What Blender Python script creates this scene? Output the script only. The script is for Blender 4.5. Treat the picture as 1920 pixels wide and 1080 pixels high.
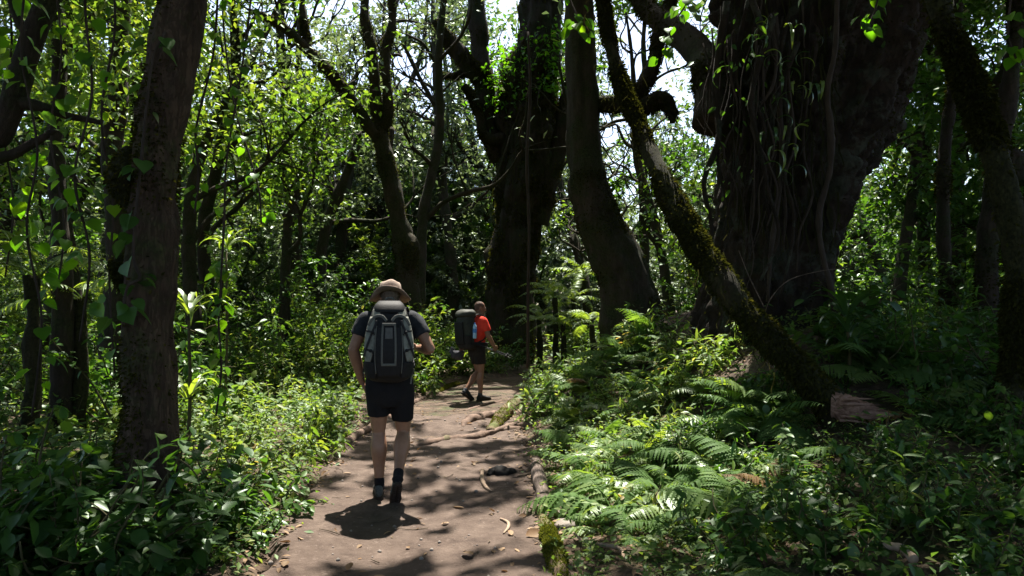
import bpy, math, random
import numpy as np
from mathutils import Vector, Matrix

for _o in list(bpy.data.objects):
    bpy.data.objects.remove(_o, do_unlink=True)
scene = bpy.context.scene
COL = scene.collection

# ------------------------------------------------------------------ camera
CAM_Z, FPX, PITCH = 1.48, 1280.0, math.atan(50 / 1280)
cam_data = bpy.data.cameras.new("camera")
cam_data.sensor_width = 36.0
cam_data.lens = 24.0
cam_data.clip_start = 0.05
cam_data.clip_end = 2000
camera = bpy.data.objects.new("camera", cam_data)
COL.objects.link(camera)
camera.location = (0, 0, CAM_Z)
camera.rotation_euler = (math.pi / 2 + PITCH, 0, 0)
scene.camera = camera

# ------------------------------------------------------------------ sky, sun, exposure
SUN_EL, SUN_AZ = math.radians(65), math.radians(3)       # azimuth from +Y towards +X
SUN = np.array([math.sin(SUN_AZ) * math.cos(SUN_EL), math.cos(SUN_AZ) * math.cos(SUN_EL), math.sin(SUN_EL)])
world = bpy.data.worlds.new("World")
scene.world = world
world.use_nodes = True
wn, wl = world.node_tree.nodes, world.node_tree.links
bg = wn["Background"]
sky = wn.new("ShaderNodeTexSky")
sky.sky_type = 'NISHITA'
sky.sun_disc = False
sky.sun_elevation = SUN_EL
sky.sun_rotation = SUN_AZ
sky.air_density = 1.0
sky.dust_density = 2.5
sky.ozone_density = 1.0
wl.new(sky.outputs[0], bg.inputs[0])
bg.inputs[1].default_value = 0.09
sun_data = bpy.data.lights.new("sun", 'SUN')
sun_data.energy = 5.0
sun_data.angle = math.radians(0.55)
sun_data.color = (1.0, 0.94, 0.84)
sun = bpy.data.objects.new("sun", sun_data)
COL.objects.link(sun)
sun.rotation_euler = Vector(-SUN).to_track_quat('-Z', 'Y').to_euler()
scene.view_settings.view_transform = 'Standard'
scene.view_settings.look = 'None'
scene.view_settings.gamma = 1.0
scene.view_settings.exposure = 1.85
scene.render.engine = 'CYCLES'
cy = scene.cycles
cy.max_bounces = 5
cy.diffuse_bounces = 3
cy.glossy_bounces = 2
cy.transmission_bounces = 3
cy.transparent_max_bounces = 4
cy.caustics_reflective = False
cy.caustics_refractive = False
cy.sample_clamp_indirect = 4.0
cy.use_denoising = True

# ------------------------------------------------------------------ helpers
RNG = np.random.default_rng(7)
CT, ST = math.cos(PITCH), math.sin(PITCH)


def at(px, py, d):
    """A point at depth d (metres) that the 1920x1080 photograph shows at px, py."""
    xc, yc = (px - 960) / FPX * d, (540 - py) / FPX * d
    return np.array([xc, d * CT - yc * ST, CAM_Z + d * ST + yc * CT])


def project(P):
    P = np.asarray(P, float)
    r = P - np.array([0, 0, CAM_Z])
    d = r[..., 1] * CT + r[..., 2] * ST
    yc = -r[..., 1] * ST + r[..., 2] * CT
    dd = np.where(d > 0.1, d, 1e9)
    return 960 + r[..., 0] / dd * FPX, 540 - yc / dd * FPX, d


def _hash(i, j, k):
    n = (i.astype(np.int64) * 374761393 + j.astype(np.int64) * 668265263 + k.astype(np.int64) * 2147483647) & 0xffffffff
    n = ((n ^ (n >> 13)) * 1274126177) & 0xffffffff
    return ((n ^ (n >> 16)) & 0xffff) / 32767.5 - 1.0


def noise(P, f=1.0):
    """Value noise in -1..1."""
    P = np.asarray(P, float) * f
    i = np.floor(P)
    t = P - i
    t = t * t * (3 - 2 * t)
    a, b, c = i[..., 0], i[..., 1], i[..., 2]
    u, v, w = t[..., 0], t[..., 1], t[..., 2]
    r = 0
    for da in (0, 1):
        for db in (0, 1):
            for dc in (0, 1):
                r = r + _hash(a + da, b + db, c + dc) * (u if da else 1 - u) * (v if db else 1 - v) * (w if dc else 1 - w)
    return r


def fbm(P, f=1.0, octv=3):
    return sum(noise(P, f * 2 ** k) * 0.5 ** k for k in range(octv))


def sstep(a, b, x):
    t = np.clip((np.asarray(x, float) - a) / (b - a), 0, 1)
    return t * t * (3 - 2 * t)


def nrm(v):
    v = np.asarray(v, float)
    return v / np.maximum(np.linalg.norm(v, axis=-1, keepdims=True), 1e-9)


class Acc:
    """Collects vertices, faces and one random number per piece."""
    def __init__(s):
        s.V, s.F, s.R, s.n = [], [], [], 0

    def add(s, V, F, r=0.5):
        V = np.asarray(V, float).reshape(-1, 3)
        s.V.append(V)
        s.R.append(np.full(len(V), r) if np.isscalar(r) else np.asarray(r, float))
        for f in (F if isinstance(F, list) else [F]):
            s.F.append(np.asarray(f, np.int64) + s.n)
        s.n += len(V)

    def mesh(s, name, smooth=True):
        me = bpy.data.meshes.new(name)
        if not s.V:
            return me
        V, R = np.concatenate(s.V), np.concatenate(s.R)
        loops = np.concatenate([f.ravel() for f in s.F])
        tot = np.concatenate([np.full(len(f), f.shape[1]) for f in s.F])
        start = np.concatenate([[0], np.cumsum(tot)[:-1]])
        me.vertices.add(len(V))
        me.vertices.foreach_set("co", V.astype(np.float32).ravel())
        me.loops.add(len(loops))
        me.loops.foreach_set("vertex_index", loops.astype(np.int32))
        me.polygons.add(len(tot))
        me.polygons.foreach_set("loop_start", start.astype(np.int32))
        at_ = me.attributes.new("rnd", 'FLOAT', 'POINT')
        at_.data.foreach_set("value", R.astype(np.float32))
        me.update(calc_edges=True)
        me.polygons.foreach_set("use_smooth", np.full(len(tot), smooth))
        me.validate()
        return me


def link(name, me, mat=None, parent=None, loc=None, rot=None, scale=None):
    o = bpy.data.objects.new(name, me)
    COL.objects.link(o)
    if mat is not None and me is not None and len(me.materials) == 0:
        me.materials.append(mat)
    if parent is not None:
        o.parent = parent
    if loc is not None:
        o.location = [float(v) for v in loc]
    if rot is not None:
        o.rotation_euler = rot
    if scale is not None:
        o.scale = (scale, scale, scale) if np.isscalar(scale) else scale
    return o


def tag(o, label, cat, group=None):
    o["label"] = label
    o["category"] = cat
    if group:
        o["group"] = group
    return o


def kind(o, k, label=None):
    o["kind"] = k
    if label:
        o["label"] = label
    return o


def spline(pts, n):
    """Catmull-Rom through pts (k, m) at n places."""
    p = np.asarray(pts, float)
    if len(p) == 2:
        t = np.linspace(0, 1, n)[:, None]
        return p[0] * (1 - t) + p[1] * t
    p = np.vstack([2 * p[0] - p[1], p, 2 * p[-1] - p[-2]])
    u = np.linspace(0, len(p) - 3, n)
    i = np.minimum(u.astype(int), len(p) - 4)
    t = (u - i)[:, None]
    a, b, c, d = p[i], p[i + 1], p[i + 2], p[i + 3]
    return 0.5 * (2 * b + (c - a) * t + (2 * a - 5 * b + 4 * c - d) * t ** 2 + (3 * b - a - 3 * c + d) * t ** 3)


def frames(C):
    T = nrm(np.gradient(C, axis=0))
    ref = np.array([1.0, 0, 0]) if abs(T[0, 0]) < 0.8 else np.array([0, 1.0, 0])
    X = np.zeros_like(C)
    x = nrm(ref - T[0] * ref.dot(T[0]))
    for k in range(len(C)):
        x = nrm(x - T[k] * x.dot(T[k]))
        X[k] = x
    return T, X, np.cross(T, X)


def tube(pts, rad, seg=10, n=24, rough=0.0, freq=2.0, flute=0.0, nfl=5.0, caps=True, off=0.0, flat=None, ridge=0.0):
    """A tapered tube along a spline; returns V, [quads, tris]."""
    pr = np.column_stack([np.asarray(pts, float), np.asarray(rad, float)])
    s = spline(pr, n)
    C, R = s[:, :3], np.maximum(s[:, 3], 0.001)
    T, X, Y = frames(C)
    a = np.linspace(0, 2 * math.pi, seg, endpoint=False)
    ca, sa = np.cos(a)[None, :, None], np.sin(a)[None, :, None]
    D = X[:, None] * ca + Y[:, None] * sa
    r = np.repeat(R[:, None], seg, 1)
    if rough:
        r = r * (1 + rough * fbm(C[:, None] + D * R[:, None, None] + off, freq, 3))
    if flute:
        L = np.concatenate([[0], np.cumsum(np.linalg.norm(np.diff(C, axis=0), axis=1))])
        Q = np.stack([np.cos(a)[None].repeat(n, 0) * nfl * .5 + off, np.sin(a)[None].repeat(n, 0) * nfl * .5, L[:, None].repeat(seg, 1) * .55], -1)
        r = r * (1 + flute * fbm(Q, 1.0, 3))
    if ridge:
        L = np.concatenate([[0], np.cumsum(np.linalg.norm(np.diff(C, axis=0), axis=1))])
        Q = np.stack([np.cos(a)[None] * R[:, None] * 9, np.sin(a)[None] * R[:, None] * 9, L[:, None].repeat(seg, 1) * 4.2 + 7], -1)
        r = r * (1 - ridge * (1 - np.abs(noise(Q, 1.0))) ** 3 + ridge * .5 * noise(Q, 2.3))
    if flat is not None:
        D = X[:, None] * ca + Y[:, None] * sa * flat
    V = (C[:, None] + D * r[..., None]).reshape(-1, 3)
    i = np.arange(n - 1)[:, None] * seg
    j = np.arange(seg)[None]
    k = (np.arange(seg)[None] + 1) % seg
    F = [np.stack([i + j, i + k, i + seg + k, i + seg + j], -1).reshape(-1, 4)]
    if caps:
        V = np.vstack([V, C[0], C[-1]])
        m = n * seg
        jj, kk = np.arange(seg), (np.arange(seg) + 1) % seg
        F.append(np.vstack([np.stack([np.full(seg, m), kk, jj], -1), np.stack([np.full(seg, m + 1), (n - 1) * seg + jj, (n - 1) * seg + kk], -1)]))
    return V, F


def tubemesh(name, *a, **k):
    A = Acc()
    A.add(*tube(*a, **k))
    return A.mesh(name)


# leaf outlines: unit length along +X, face up +Z
def outline_leaf(ts, ws, fold=0.12, droop=0.12):
    n = len(ts)
    c = np.array([[t, 0, -droop * t * t] for t in ts])
    l = np.array([[t, w, fold * w - droop * t * t] for t, w in zip(ts[1:-1], ws[1:-1])])
    r = l * [1, -1, 1]
    V = np.vstack([c, l, r])
    m = n - 2
    tri, quad = [], []
    for side, o in ((0, n), (1, n + m)):
        f = [(0, 1, o), (n - 1, o + m - 1, n - 2)]
        q = [(k + 1, k + 2, o + k + 1, o + k) for k in range(m - 1)]
        if side:
            f = [x[::-1] for x in f]
            q = [x[::-1] for x in q]
        tri += f
        quad += q
    F = [np.array(tri)] + ([np.array(quad)] if quad else [])
    return V, F


LEAF_LO = (np.array([[0, 0, 0], [.45, -.25, .05], [1, 0, -.1], [.45, .25, .05]], float), [np.array([[0, 1, 2], [0, 2, 3]])])
LEAF_MID = outline_leaf([0, .3, .65, 1], [0, .22, .19, 0], .3, .15)
LEAF_OVAL = outline_leaf([0, .15, .4, .7, .9, 1], [0, .22, .33, .27, .12, 0], .25, .2)
LEAF_HEART = outline_leaf([0, -.06, .14, .4, .66, .86, 1.0], [0, .2, .42, .45, .31, .12, 0], .22, .25)
LEAF_HEART[0][1] = (.04, 0, 0)
_t = np.linspace(0, 1, 15)
LEAF_PINNA = outline_leaf(list(_t), [0] + [(.2 if k % 2 else .085) * (1 - _t[k]) ** .65 for k in range(1, 14)] + [0], .15, .3)
LEAF_LANCE = outline_leaf([0, .2, .5, .8, 1], [0, .09, .12, .075, 0], .4, .25)


def basis(axis, up):
    x = nrm(axis)
    z = nrm(up - x * np.sum(up * x, -1, keepdims=True))
    return np.stack([x, np.cross(z, x), z], -1)


def put(A, leaf, P, Rm, S, rnd=None):
    """Copies of a leaf outline, all in one go."""
    LV, LF = leaf
    P = np.asarray(P, float)
    N, m = len(P), len(LV)
    if N == 0:
        return
    S = np.broadcast_to(np.asarray(S, float), (N,))
    V = P[:, None] + np.einsum('nij,mj->nmi', Rm, LV) * S[:, None, None]
    off = (np.arange(N) * m)[:, None, None]
    rnd = RNG.random(N) if rnd is None else rnd
    A.add(V.reshape(-1, 3), [(off + f[None]).reshape(-1, f.shape[1]) for f in LF], np.repeat(rnd, m))


def rdir(n, rng=RNG, zs=1.0):
    v = rng.normal(size=(n, 3))
    v[:, 2] *= zs
    return nrm(v)


# ------------------------------------------------------------------ materials
def newmat(name):
    m = bpy.data.materials.new(name)
    m.use_nodes = True
    nt = m.node_tree
    nt.nodes.clear()
    out = nt.nodes.new("ShaderNodeOutputMaterial")
    return m, nt, out


def node(nt, t, **kw):
    n = nt.nodes.new(t)
    for k, v in kw.items():
        if k.startswith("i_"):
            key = k[2:]
            n.inputs[int(key) if key.isdigit() else key].default_value = v
        else:
            setattr(n, k, v)
    return n


def ramp(nt, src, stops, interp='LINEAR'):
    r = nt.nodes.new("ShaderNodeValToRGB")
    r.color_ramp.interpolation = interp
    el = r.color_ramp.elements
    while len(el) < len(stops):
        el.new(0.5)
    for e, (p, c) in zip(el, stops):
        e.position = p
        e.color = (*c, 1) if len(c) == 3 else c
    nt.links.new(src, r.inputs[0])
    return r


def leafmat(name, stops, trans=0.45, tint=(1.9, 1.75, 0.55), rough=0.42, gloss=0.05):
    """Leaf: diffuse from above, yellow-green light passing through from behind, a waxy shine."""
    m, nt, out = newmat(name)
    L = nt.links.new
    a = node(nt, "ShaderNodeAttribute", attribute_name="rnd")
    oi = node(nt, "ShaderNodeObjectInfo")
    mix = node(nt, "ShaderNodeMath", operation='MULTIPLY_ADD')
    L(oi.outputs["Random"], mix.inputs[0])
    mix.inputs[1].default_value = 0.35
    sc_ = node(nt, "ShaderNodeMath", operation='MULTIPLY_ADD')
    L(a.outputs["Fac"], sc_.inputs[0])
    sc_.inputs[1].default_value = 0.8
    sc_.inputs[2].default_value = -0.08
    L(sc_.outputs[0], mix.inputs[2])
    r = ramp(nt, mix.outputs[0], stops)
    d = node(nt, "ShaderNodeBsdfDiffuse")
    L(r.outputs[0], d.inputs[0])
    t = node(nt, "ShaderNodeBsdfTranslucent")
    mul = node(nt, "ShaderNodeMix", data_type='RGBA', blend_type='MULTIPLY')
    mul.inputs[0].default_value = 1
    mul.clamp_result = False
    L(r.outputs[0], mul.inputs[6])
    mul.inputs[7].default_value = (*tint, 1)
    L(mul.outputs[2], t.inputs[0])
    ms = node(nt, "ShaderNodeMixShader", i_0=trans)
    L(d.outputs[0], ms.inputs[1])
    L(t.outputs[0], ms.inputs[2])
    g = node(nt, "ShaderNodeBsdfGlossy")
    g.inputs[0].default_value = (0.85, 0.95, .85, 1)
    g.inputs["Roughness"].default_value = rough
    fr = node(nt, "ShaderNodeLayerWeight", i_0=0.25)
    fm = node(nt, "ShaderNodeMath", operation='MULTIPLY_ADD')
    L(fr.outputs["Fresnel"], fm.inputs[0])
    fm.inputs[1].default_value = (0.11 if gloss > .01 else .05) if gloss > 0 else 0.0
    fm.inputs[2].default_value = gloss * .4
    fm.use_clamp = True
    mg = node(nt, "ShaderNodeMixShader")
    L(fm.outputs[0], mg.inputs[0])
    L(ms.outputs[0], mg.inputs[1])
    L(g.outputs[0], mg.inputs[2])
    L(mg.outputs[0], out.inputs[0])
    return m


def surf(name, stops, scale=6.0, detail=6, rough=0.85, bump=0.4, bscale=None, bdist=0.02, stretch=(1, 1, 1), spec=0.25, second=None, coord="Object"):
    """Noise-coloured surface with relief. second = (stops colour, noise scale, lo, hi) laid over it."""
    m, nt, out = newmat(name)
    L = nt.links.new
    tc = node(nt, "ShaderNodeTexCoord")
    mp = node(nt, "ShaderNodeMapping")
    mp.inputs["Scale"].default_value = stretch
    L(tc.outputs[coord], mp.inputs[0])
    n1 = node(nt, "ShaderNodeTexNoise", i_Scale=scale, i_Detail=detail, i_Roughness=0.65)
    L(mp.outputs[0], n1.inputs["Vector"])
    col = ramp(nt, n1.outputs[0], stops).outputs[0]
    if second:
        c2, s2, lo, hi = second
        n2 = node(nt, "ShaderNodeTexNoise", i_Scale=s2, i_Detail=5, i_Roughness=0.7)
        L(tc.outputs[coord], n2.inputs["Vector"])
        f = ramp(nt, n2.outputs[0], [(lo, (0, 0, 0)), (hi, (1, 1, 1))])
        mx = node(nt, "ShaderNodeMix", data_type='RGBA')
        L(f.outputs[0], mx.inputs[0])
        L(col, mx.inputs[6])
        mx.inputs[7].default_value = (*c2, 1)
        col = mx.outputs[2]
    b = node(nt, "ShaderNodeBsdfPrincipled", i_Roughness=rough)
    b.inputs["Specular IOR Level"].default_value = spec
    L(col, b.inputs["Base Color"])
    if bump:
        n3 = node(nt, "ShaderNodeTexNoise", i_Scale=bscale or scale * 2.5, i_Detail=8, i_Roughness=0.7)
        L(mp.outputs[0], n3.inputs["Vector"])
        bp = node(nt, "ShaderNodeBump", i_Strength=bump, i_Distance=bdist)
        L(n3.outputs[0], bp.inputs["Height"])
        L(bp.outputs[0], b.inputs["Normal"])
    L(b.outputs[0], out.inputs[0])
    return m


def barkmat(name, dark, light, moss=(0.035, 0.05, 0.012), mlo=0.45, mhi=0.62, lichen=None, vs=7.0, zs=0.28):
    """Fissured bark with moss growing over part of it."""
    m, nt, out = newmat(name)
    L = nt.links.new
    tc = node(nt, "ShaderNodeTexCoord")
    mp = node(nt, "ShaderNodeMapping")
    mp.inputs["Scale"].default_value = (1, 1, zs)
    L(tc.outputs["Object"], mp.inputs[0])
    n1 = node(nt, "ShaderNodeTexNoise", i_Scale=vs, i_Detail=8, i_Roughness=0.7)
    L(mp.outputs[0], n1.inputs["Vector"])
    vo = node(nt, "ShaderNodeTexVoronoi", feature='DISTANCE_TO_EDGE', i_Scale=vs * 2.2)
    wob = node(nt, "ShaderNodeMix", data_type='RGBA', blend_type='ADD')
    wob.inputs[0].default_value = 0.45
    L(mp.outputs[0], wob.inputs[6])
    L(n1.outputs["Color"], wob.inputs[7])
    L(wob.outputs[2], vo.inputs["Vector"])
    col = ramp(nt, n1.outputs[0], [(0.3, dark), (0.62, light)]).outputs[0]
    if lichen:
        nl = node(nt, "ShaderNodeTexNoise", i_Scale=3.2, i_Detail=9, i_Roughness=0.75)
        L(tc.outputs["Object"], nl.inputs["Vector"])
        fl = ramp(nt, nl.outputs[0], [(0.52, (0, 0, 0)), (0.6, (1, 1, 1))])
        ml = node(nt, "ShaderNodeMix", data_type='RGBA')
        L(fl.outputs[0], ml.inputs[0])
        L(col, ml.inputs[6])
        ml.inputs[7].default_value = (*lichen, 1)
        col = ml.outputs[2]
    n2 = node(nt, "ShaderNodeTexNoise", i_Scale=1.6, i_Detail=7, i_Roughness=0.75)
    L(tc.outputs["Object"], n2.inputs["Vector"])
    f = ramp(nt, n2.outputs[0], [(mlo, (0, 0, 0)), (mhi, (1, 1, 1))])
    n4 = node(nt, "ShaderNodeTexNoise", i_Scale=40, i_Detail=4)
    L(tc.outputs["Object"], n4.inputs["Vector"])
    mcol = ramp(nt, n4.outputs[0], [(0.3, tuple(c * .4 for c in moss)), (0.7, tuple(c * 1.5 for c in moss))])
    mx = node(nt, "ShaderNodeMix", data_type='RGBA')
    L(f.outputs[0], mx.inputs[0])
    L(col, mx.inputs[6])
    L(mcol.outputs[0], mx.inputs[7])
    b = node(nt, "ShaderNodeBsdfPrincipled", i_Roughness=0.9)
    b.inputs["Specular IOR Level"].default_value = 0.2
    L(mx.outputs[2], b.inputs["Base Color"])
    fis = ramp(nt, vo.outputs[0], [(0.0, (0, 0, 0)), (0.12, (1, 1, 1))])
    h = node(nt, "ShaderNodeMix", data_type='RGBA', blend_type='MULTIPLY')
    h.inputs[0].default_value = 0.4
    L(n1.outputs[0], h.inputs[6])
    L(fis.outputs[0], h.inputs[7])
    bp = node(nt, "ShaderNodeBump", i_Strength=0.9, i_Distance=0.03)
    L(h.outputs[2], bp.inputs["Height"])
    L(bp.outputs[0], b.inputs["Normal"])
    L(b.outputs[0], out.inputs[0])
    return m


def plain(name, col, rough=0.7, var=0.15, scale=30, bump=0.15, spec=0.3, bdist=0.004, sheen=0.0):
    d = tuple(c * (1 - var) for c in col)
    l = tuple(c * (1 + var) for c in col)
    m = surf(name, [(0.35, d), (0.65, l)], scale=scale, detail=4, rough=rough, bump=bump, bdist=bdist, spec=spec)
    return m


G_ = leafmat
M = {
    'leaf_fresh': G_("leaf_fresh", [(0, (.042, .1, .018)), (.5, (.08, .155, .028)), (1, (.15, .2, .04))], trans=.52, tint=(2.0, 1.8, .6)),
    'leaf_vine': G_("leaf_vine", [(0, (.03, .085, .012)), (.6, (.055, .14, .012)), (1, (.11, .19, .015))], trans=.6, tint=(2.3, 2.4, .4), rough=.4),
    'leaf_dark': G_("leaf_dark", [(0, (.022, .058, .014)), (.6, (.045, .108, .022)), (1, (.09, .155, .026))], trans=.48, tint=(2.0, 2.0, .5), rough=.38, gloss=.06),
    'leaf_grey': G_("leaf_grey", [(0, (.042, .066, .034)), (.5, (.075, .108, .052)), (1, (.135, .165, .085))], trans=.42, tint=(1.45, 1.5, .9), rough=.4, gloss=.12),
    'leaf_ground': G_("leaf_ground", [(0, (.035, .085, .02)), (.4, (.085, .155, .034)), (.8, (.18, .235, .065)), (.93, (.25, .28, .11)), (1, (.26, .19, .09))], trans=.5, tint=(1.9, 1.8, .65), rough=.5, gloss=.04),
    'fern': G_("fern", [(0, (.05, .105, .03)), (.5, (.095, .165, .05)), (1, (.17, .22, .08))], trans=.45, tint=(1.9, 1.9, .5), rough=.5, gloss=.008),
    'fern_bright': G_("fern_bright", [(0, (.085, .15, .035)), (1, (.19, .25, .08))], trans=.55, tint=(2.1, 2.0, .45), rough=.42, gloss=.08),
    'strap': G_("strap", [(0, (.025, .065, .02)), (1, (.05, .1, .03))], trans=.35, tint=(1.9, 1.9, .5), rough=.3, gloss=.12),
    'moss': G_("moss", [(0, (.018, .02, .006)), (.6, (.036, .038, .01)), (1, (.075, .065, .016))], trans=.3, tint=(1.5, 1.5, .6), rough=.8, gloss=.0),
    'moss_green': G_("moss_green", [(0, (.05, .06, .01)), (1, (.13, .14, .025))], trans=.3, tint=(1.5, 1.5, .6), rough=.8, gloss=.0),
    'beard': G_("beard", [(0, (.018, .02, .01)), (1, (.045, .046, .02))], trans=.35, tint=(1.5, 1.4, .8), rough=.8, gloss=.0),
    'fern_dry': G_("fern_dry", [(0, (.1, .06, .03)), (1, (.24, .15, .07))], trans=.35, tint=(1.4, 1.2, .7), rough=.6, gloss=.02),
    'dead': G_("dead", [(0, (.07, .04, .022)), (.5, (.17, .10, .055)), (1, (.34, .22, .13))], trans=.2, tint=(1.3, 1.1, .8), rough=.6, gloss=.03),
    'stem': surf("stem", [(.3, (.03, .03, .012)), (.7, (.09, .075, .03))], scale=20, bump=.3),
    'twig': surf("twig", [(.3, (.045, .032, .022)), (.7, (.12, .09, .06))], scale=14, bump=.4, stretch=(1, 1, .3)),
    'vine_bark': surf("vine_bark", [(.3, (.02, .015, .011)), (.7, (.06, .044, .032))], scale=14, bump=.5, stretch=(1, 1, .3)),
    'dull_twig': surf("dull_twig", [(.3, (.06, .042, .03)), (.7, (.15, .11, .08))], scale=18, bump=.4),
    'pale_twig': surf("pale_twig", [(.3, (.2, .14, .1)), (.7, (.38, .28, .2))], scale=18, bump=.4),
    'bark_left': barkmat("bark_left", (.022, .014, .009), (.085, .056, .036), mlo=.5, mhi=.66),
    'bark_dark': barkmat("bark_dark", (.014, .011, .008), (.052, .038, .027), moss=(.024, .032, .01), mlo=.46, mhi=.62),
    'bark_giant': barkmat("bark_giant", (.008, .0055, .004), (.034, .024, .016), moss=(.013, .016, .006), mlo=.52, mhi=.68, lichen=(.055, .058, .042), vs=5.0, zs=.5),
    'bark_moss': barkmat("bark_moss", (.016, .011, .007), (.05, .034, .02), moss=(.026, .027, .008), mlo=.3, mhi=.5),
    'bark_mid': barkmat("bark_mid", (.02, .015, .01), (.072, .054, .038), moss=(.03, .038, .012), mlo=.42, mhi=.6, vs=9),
    'wood_torn': surf("wood_torn", [(.3, (.1, .05, .036)), (.5, (.26, .15, .11)), (.7, (.38, .24, .19))], scale=9, stretch=(.6, 4, 4), bump=.8, bdist=.03),
    'wood_grey': surf("wood_grey", [(.3, (.06, .045, .036)), (.7, (.22, .17, .14))], scale=14, stretch=(4, .5, 4), bump=.6),
    'root': surf("root", [(.3, (.07, .045, .034)), (.7, (.2, .135, .1))], scale=12, bump=.5, second=((.05, .06, .015), 3.0, .6, .72)),
    'moss_log': surf("moss_log", [(.3, (.06, .04, .025)), (.7, (.16, .11, .06))], scale=12, bump=.8, second=((.07, .08, .02), 5.0, .45, .6)),
    'char': plain("char", (.012, .01, .009), .8, .4, 20, .6),
    'stone': surf("stone", [(.3, (.13, .11, .095)), (.7, (.3, .26, .23))], scale=7, bump=.5, bdist=.02),
}

# ------------------------------------------------------------------ terrain
_py = np.array([-60, -12, -4, 0, 2, 3.9, 5.1, 6.5, 9.0, 12.2, 14.6, 15.8, 17.0, 18.2, 20, 40, 400.])
_pl = np.array([-1.6, -1.6, -1.5, -1.4, -1.4, -1.42, -1.66, -1.8, -1.92, -1.66, -1.2, -.75, .1, 1.7, 5, 40, 400.])
_pr = np.array([.5, .5, .4, .3, .28, .28, .3, .26, .12, .24, .4, .8, 1.7, 3.4, 7, 43, 403.])


def path_u(x, y):
    l, r = np.interp(y, _py, _pl), np.interp(y, _py, _pr)
    wob = .12 * noise(np.stack([np.asarray(x) * 0, np.asarray(y), np.asarray(x) * 0 + 3.3], -1), 1.7)
    c, h = (l + r) / 2, (r - l) / 2
    return (np.asarray(x) - c) / (h + wob * .6), h


def Hg(x, y):
    """Height of the forest floor."""
    x, y = np.asarray(x, float), np.asarray(y, float)
    u, h = path_u(x, y)
    e = (np.abs(u) - 1) * h                       # metres outside the path's edge
    P = np.stack([x, y, x * 0], -1)
    near = np.exp(-((np.hypot(x, y - 8)) / 26) ** 2)
    z = .05 * fbm(P, .9, 3) * sstep(0, .6, e)
    z = z + sstep(0, .25, e) * .07 + .35 * noise(P + 5, .16) * sstep(1.5, 6, e)
    rb = np.clip(x - np.interp(y, _py, _pr), 0, None)
    bank = sstep(.15, 3.4, rb) * (.25 + .85 * np.exp(-((y - 9.6) / 4.0) ** 2)) * near
    bank = bank + .62 * np.exp(-(((x - 2.3) / 1.5) ** 2 + ((y - 10.4) / 1.3) ** 2)) + .38 * np.exp(-(((x - 3.2) / 1.3) ** 2 + ((y - 7.4) / .9) ** 2))
    z = z + bank - .07 * np.exp(-((rb - .22) / .16) ** 2) * sstep(3, 4.5, y) * (1 - sstep(7, 9, y))
    z = z + 1.2 * noise(P + 11, .045) * sstep(16, 50, np.hypot(x, y))
    return z - .035 * (1 - sstep(-.05, .1, e))


def Hp(x, y):
    """Height of the trodden path."""
    P = np.stack([np.asarray(x, float), np.asarray(y, float), np.asarray(x, float) * 0], -1)
    u, h = path_u(x, y)
    z = .028 * noise(P, 1.4) + .014 * noise(P + 3, 4.5) + .007 * noise(P + 7, 11) + .0035 * noise(P + 9, 27)
    step = .03 * sstep(8.35, 8.7, np.asarray(y) + .25 * np.asarray(x) + .15 * noise(P, 1.1)) - .13 * sstep(9, 12, np.asarray(y))
    return z + .03 * np.abs(u) ** 2.2 + step - .01


def H(x, y):
    u, h = path_u(x, y)
    return np.where(np.abs(u) < 1.0, np.maximum(Hp(x, y), Hg(x, y)), Hg(x, y))


def ground_at(px, py):
    """Where the ray through a photograph pixel meets the ground."""
    d = np.linspace(2, 45, 3000)
    Q = np.array([at(px, py, v) for v in d])
    below = Q[:, 2] < H(Q[:, 0], Q[:, 1])
    k = int(np.argmax(below)) if below.any() else -1
    return Q[k]


def grid_coords(lo, hi, step, far, grow=1.16):
    c = list(np.arange(lo, hi, step))
    s = step
    while c[-1] < far:
        s *= grow
        c.append(c[-1] + s)
    s = step
    while c[0] > -far:
        s *= grow
        c.insert(0, c[0] - s)
    return np.array(c)


def sheet(xs, ys, fn):
    X, Y = np.meshgrid(xs, ys)
    V = np.stack([X, Y, fn(X, Y)], -1).reshape(-1, 3)
    nx, ny = len(xs), len(ys)
    i = (np.arange(ny - 1)[:, None] * nx + np.arange(nx - 1)[None]).ravel()
    return V, np.stack([i, i + 1, i + nx + 1, i + nx], -1)


A = Acc()
A.add(*sheet(grid_coords(-6, 6, .07, 400), grid_coords(1, 20, .08, 400), Hg))
M['floor'] = surf("floor", [(.25, (.03, .02, .014)), (.5, (.075, .05, .034)), (.7, (.15, .1, .065))], scale=9, bump=.9, bscale=22, bdist=.04,
                  second=((.04, .055, .015), 2.2, .5, .68))
ground = kind(link("ground", A.mesh("ground"), M['floor']), "structure", "leaf-littered forest floor on both sides of the path")

A = Acc()
ys = np.arange(-5, 26, .035)
us = np.linspace(-1.12, 1.12, 76)
U, Y = np.meshgrid(us, ys)
_l, _r = np.interp(Y, _py, _pl), np.interp(Y, _py, _pr)
X = (_l + _r) / 2 + U * (_r - _l) / 2
Z = Hp(X, Y) - .16 * sstep(.97, 1.12, np.abs(U) + .07 * noise(np.stack([X, Y, X * 0], -1), 3.5))
nx, ny = len(us), len(ys)
i = (np.arange(ny - 1)[:, None] * nx + np.arange(nx - 1)[None]).ravel()
A.add(np.stack([X, Y, Z], -1).reshape(-1, 3), np.stack([i, i + 1, i + nx + 1, i + nx], -1))
M['path'] = surf("path", [(.25, (.034, .022, .017)), (.45, (.075, .052, .04)), (.6, (.095, .068, .053)), (.78, (.15, .11, .088))], scale=5.5, detail=10, bump=.9, bscale=30, bdist=.022, rough=.9,
                 second=((.17, .13, .108), 26, .58, .74))
kind(link("path", A.mesh("path"), M['path']), "structure", "bare trodden brown earth path winding into the forest")


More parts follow.
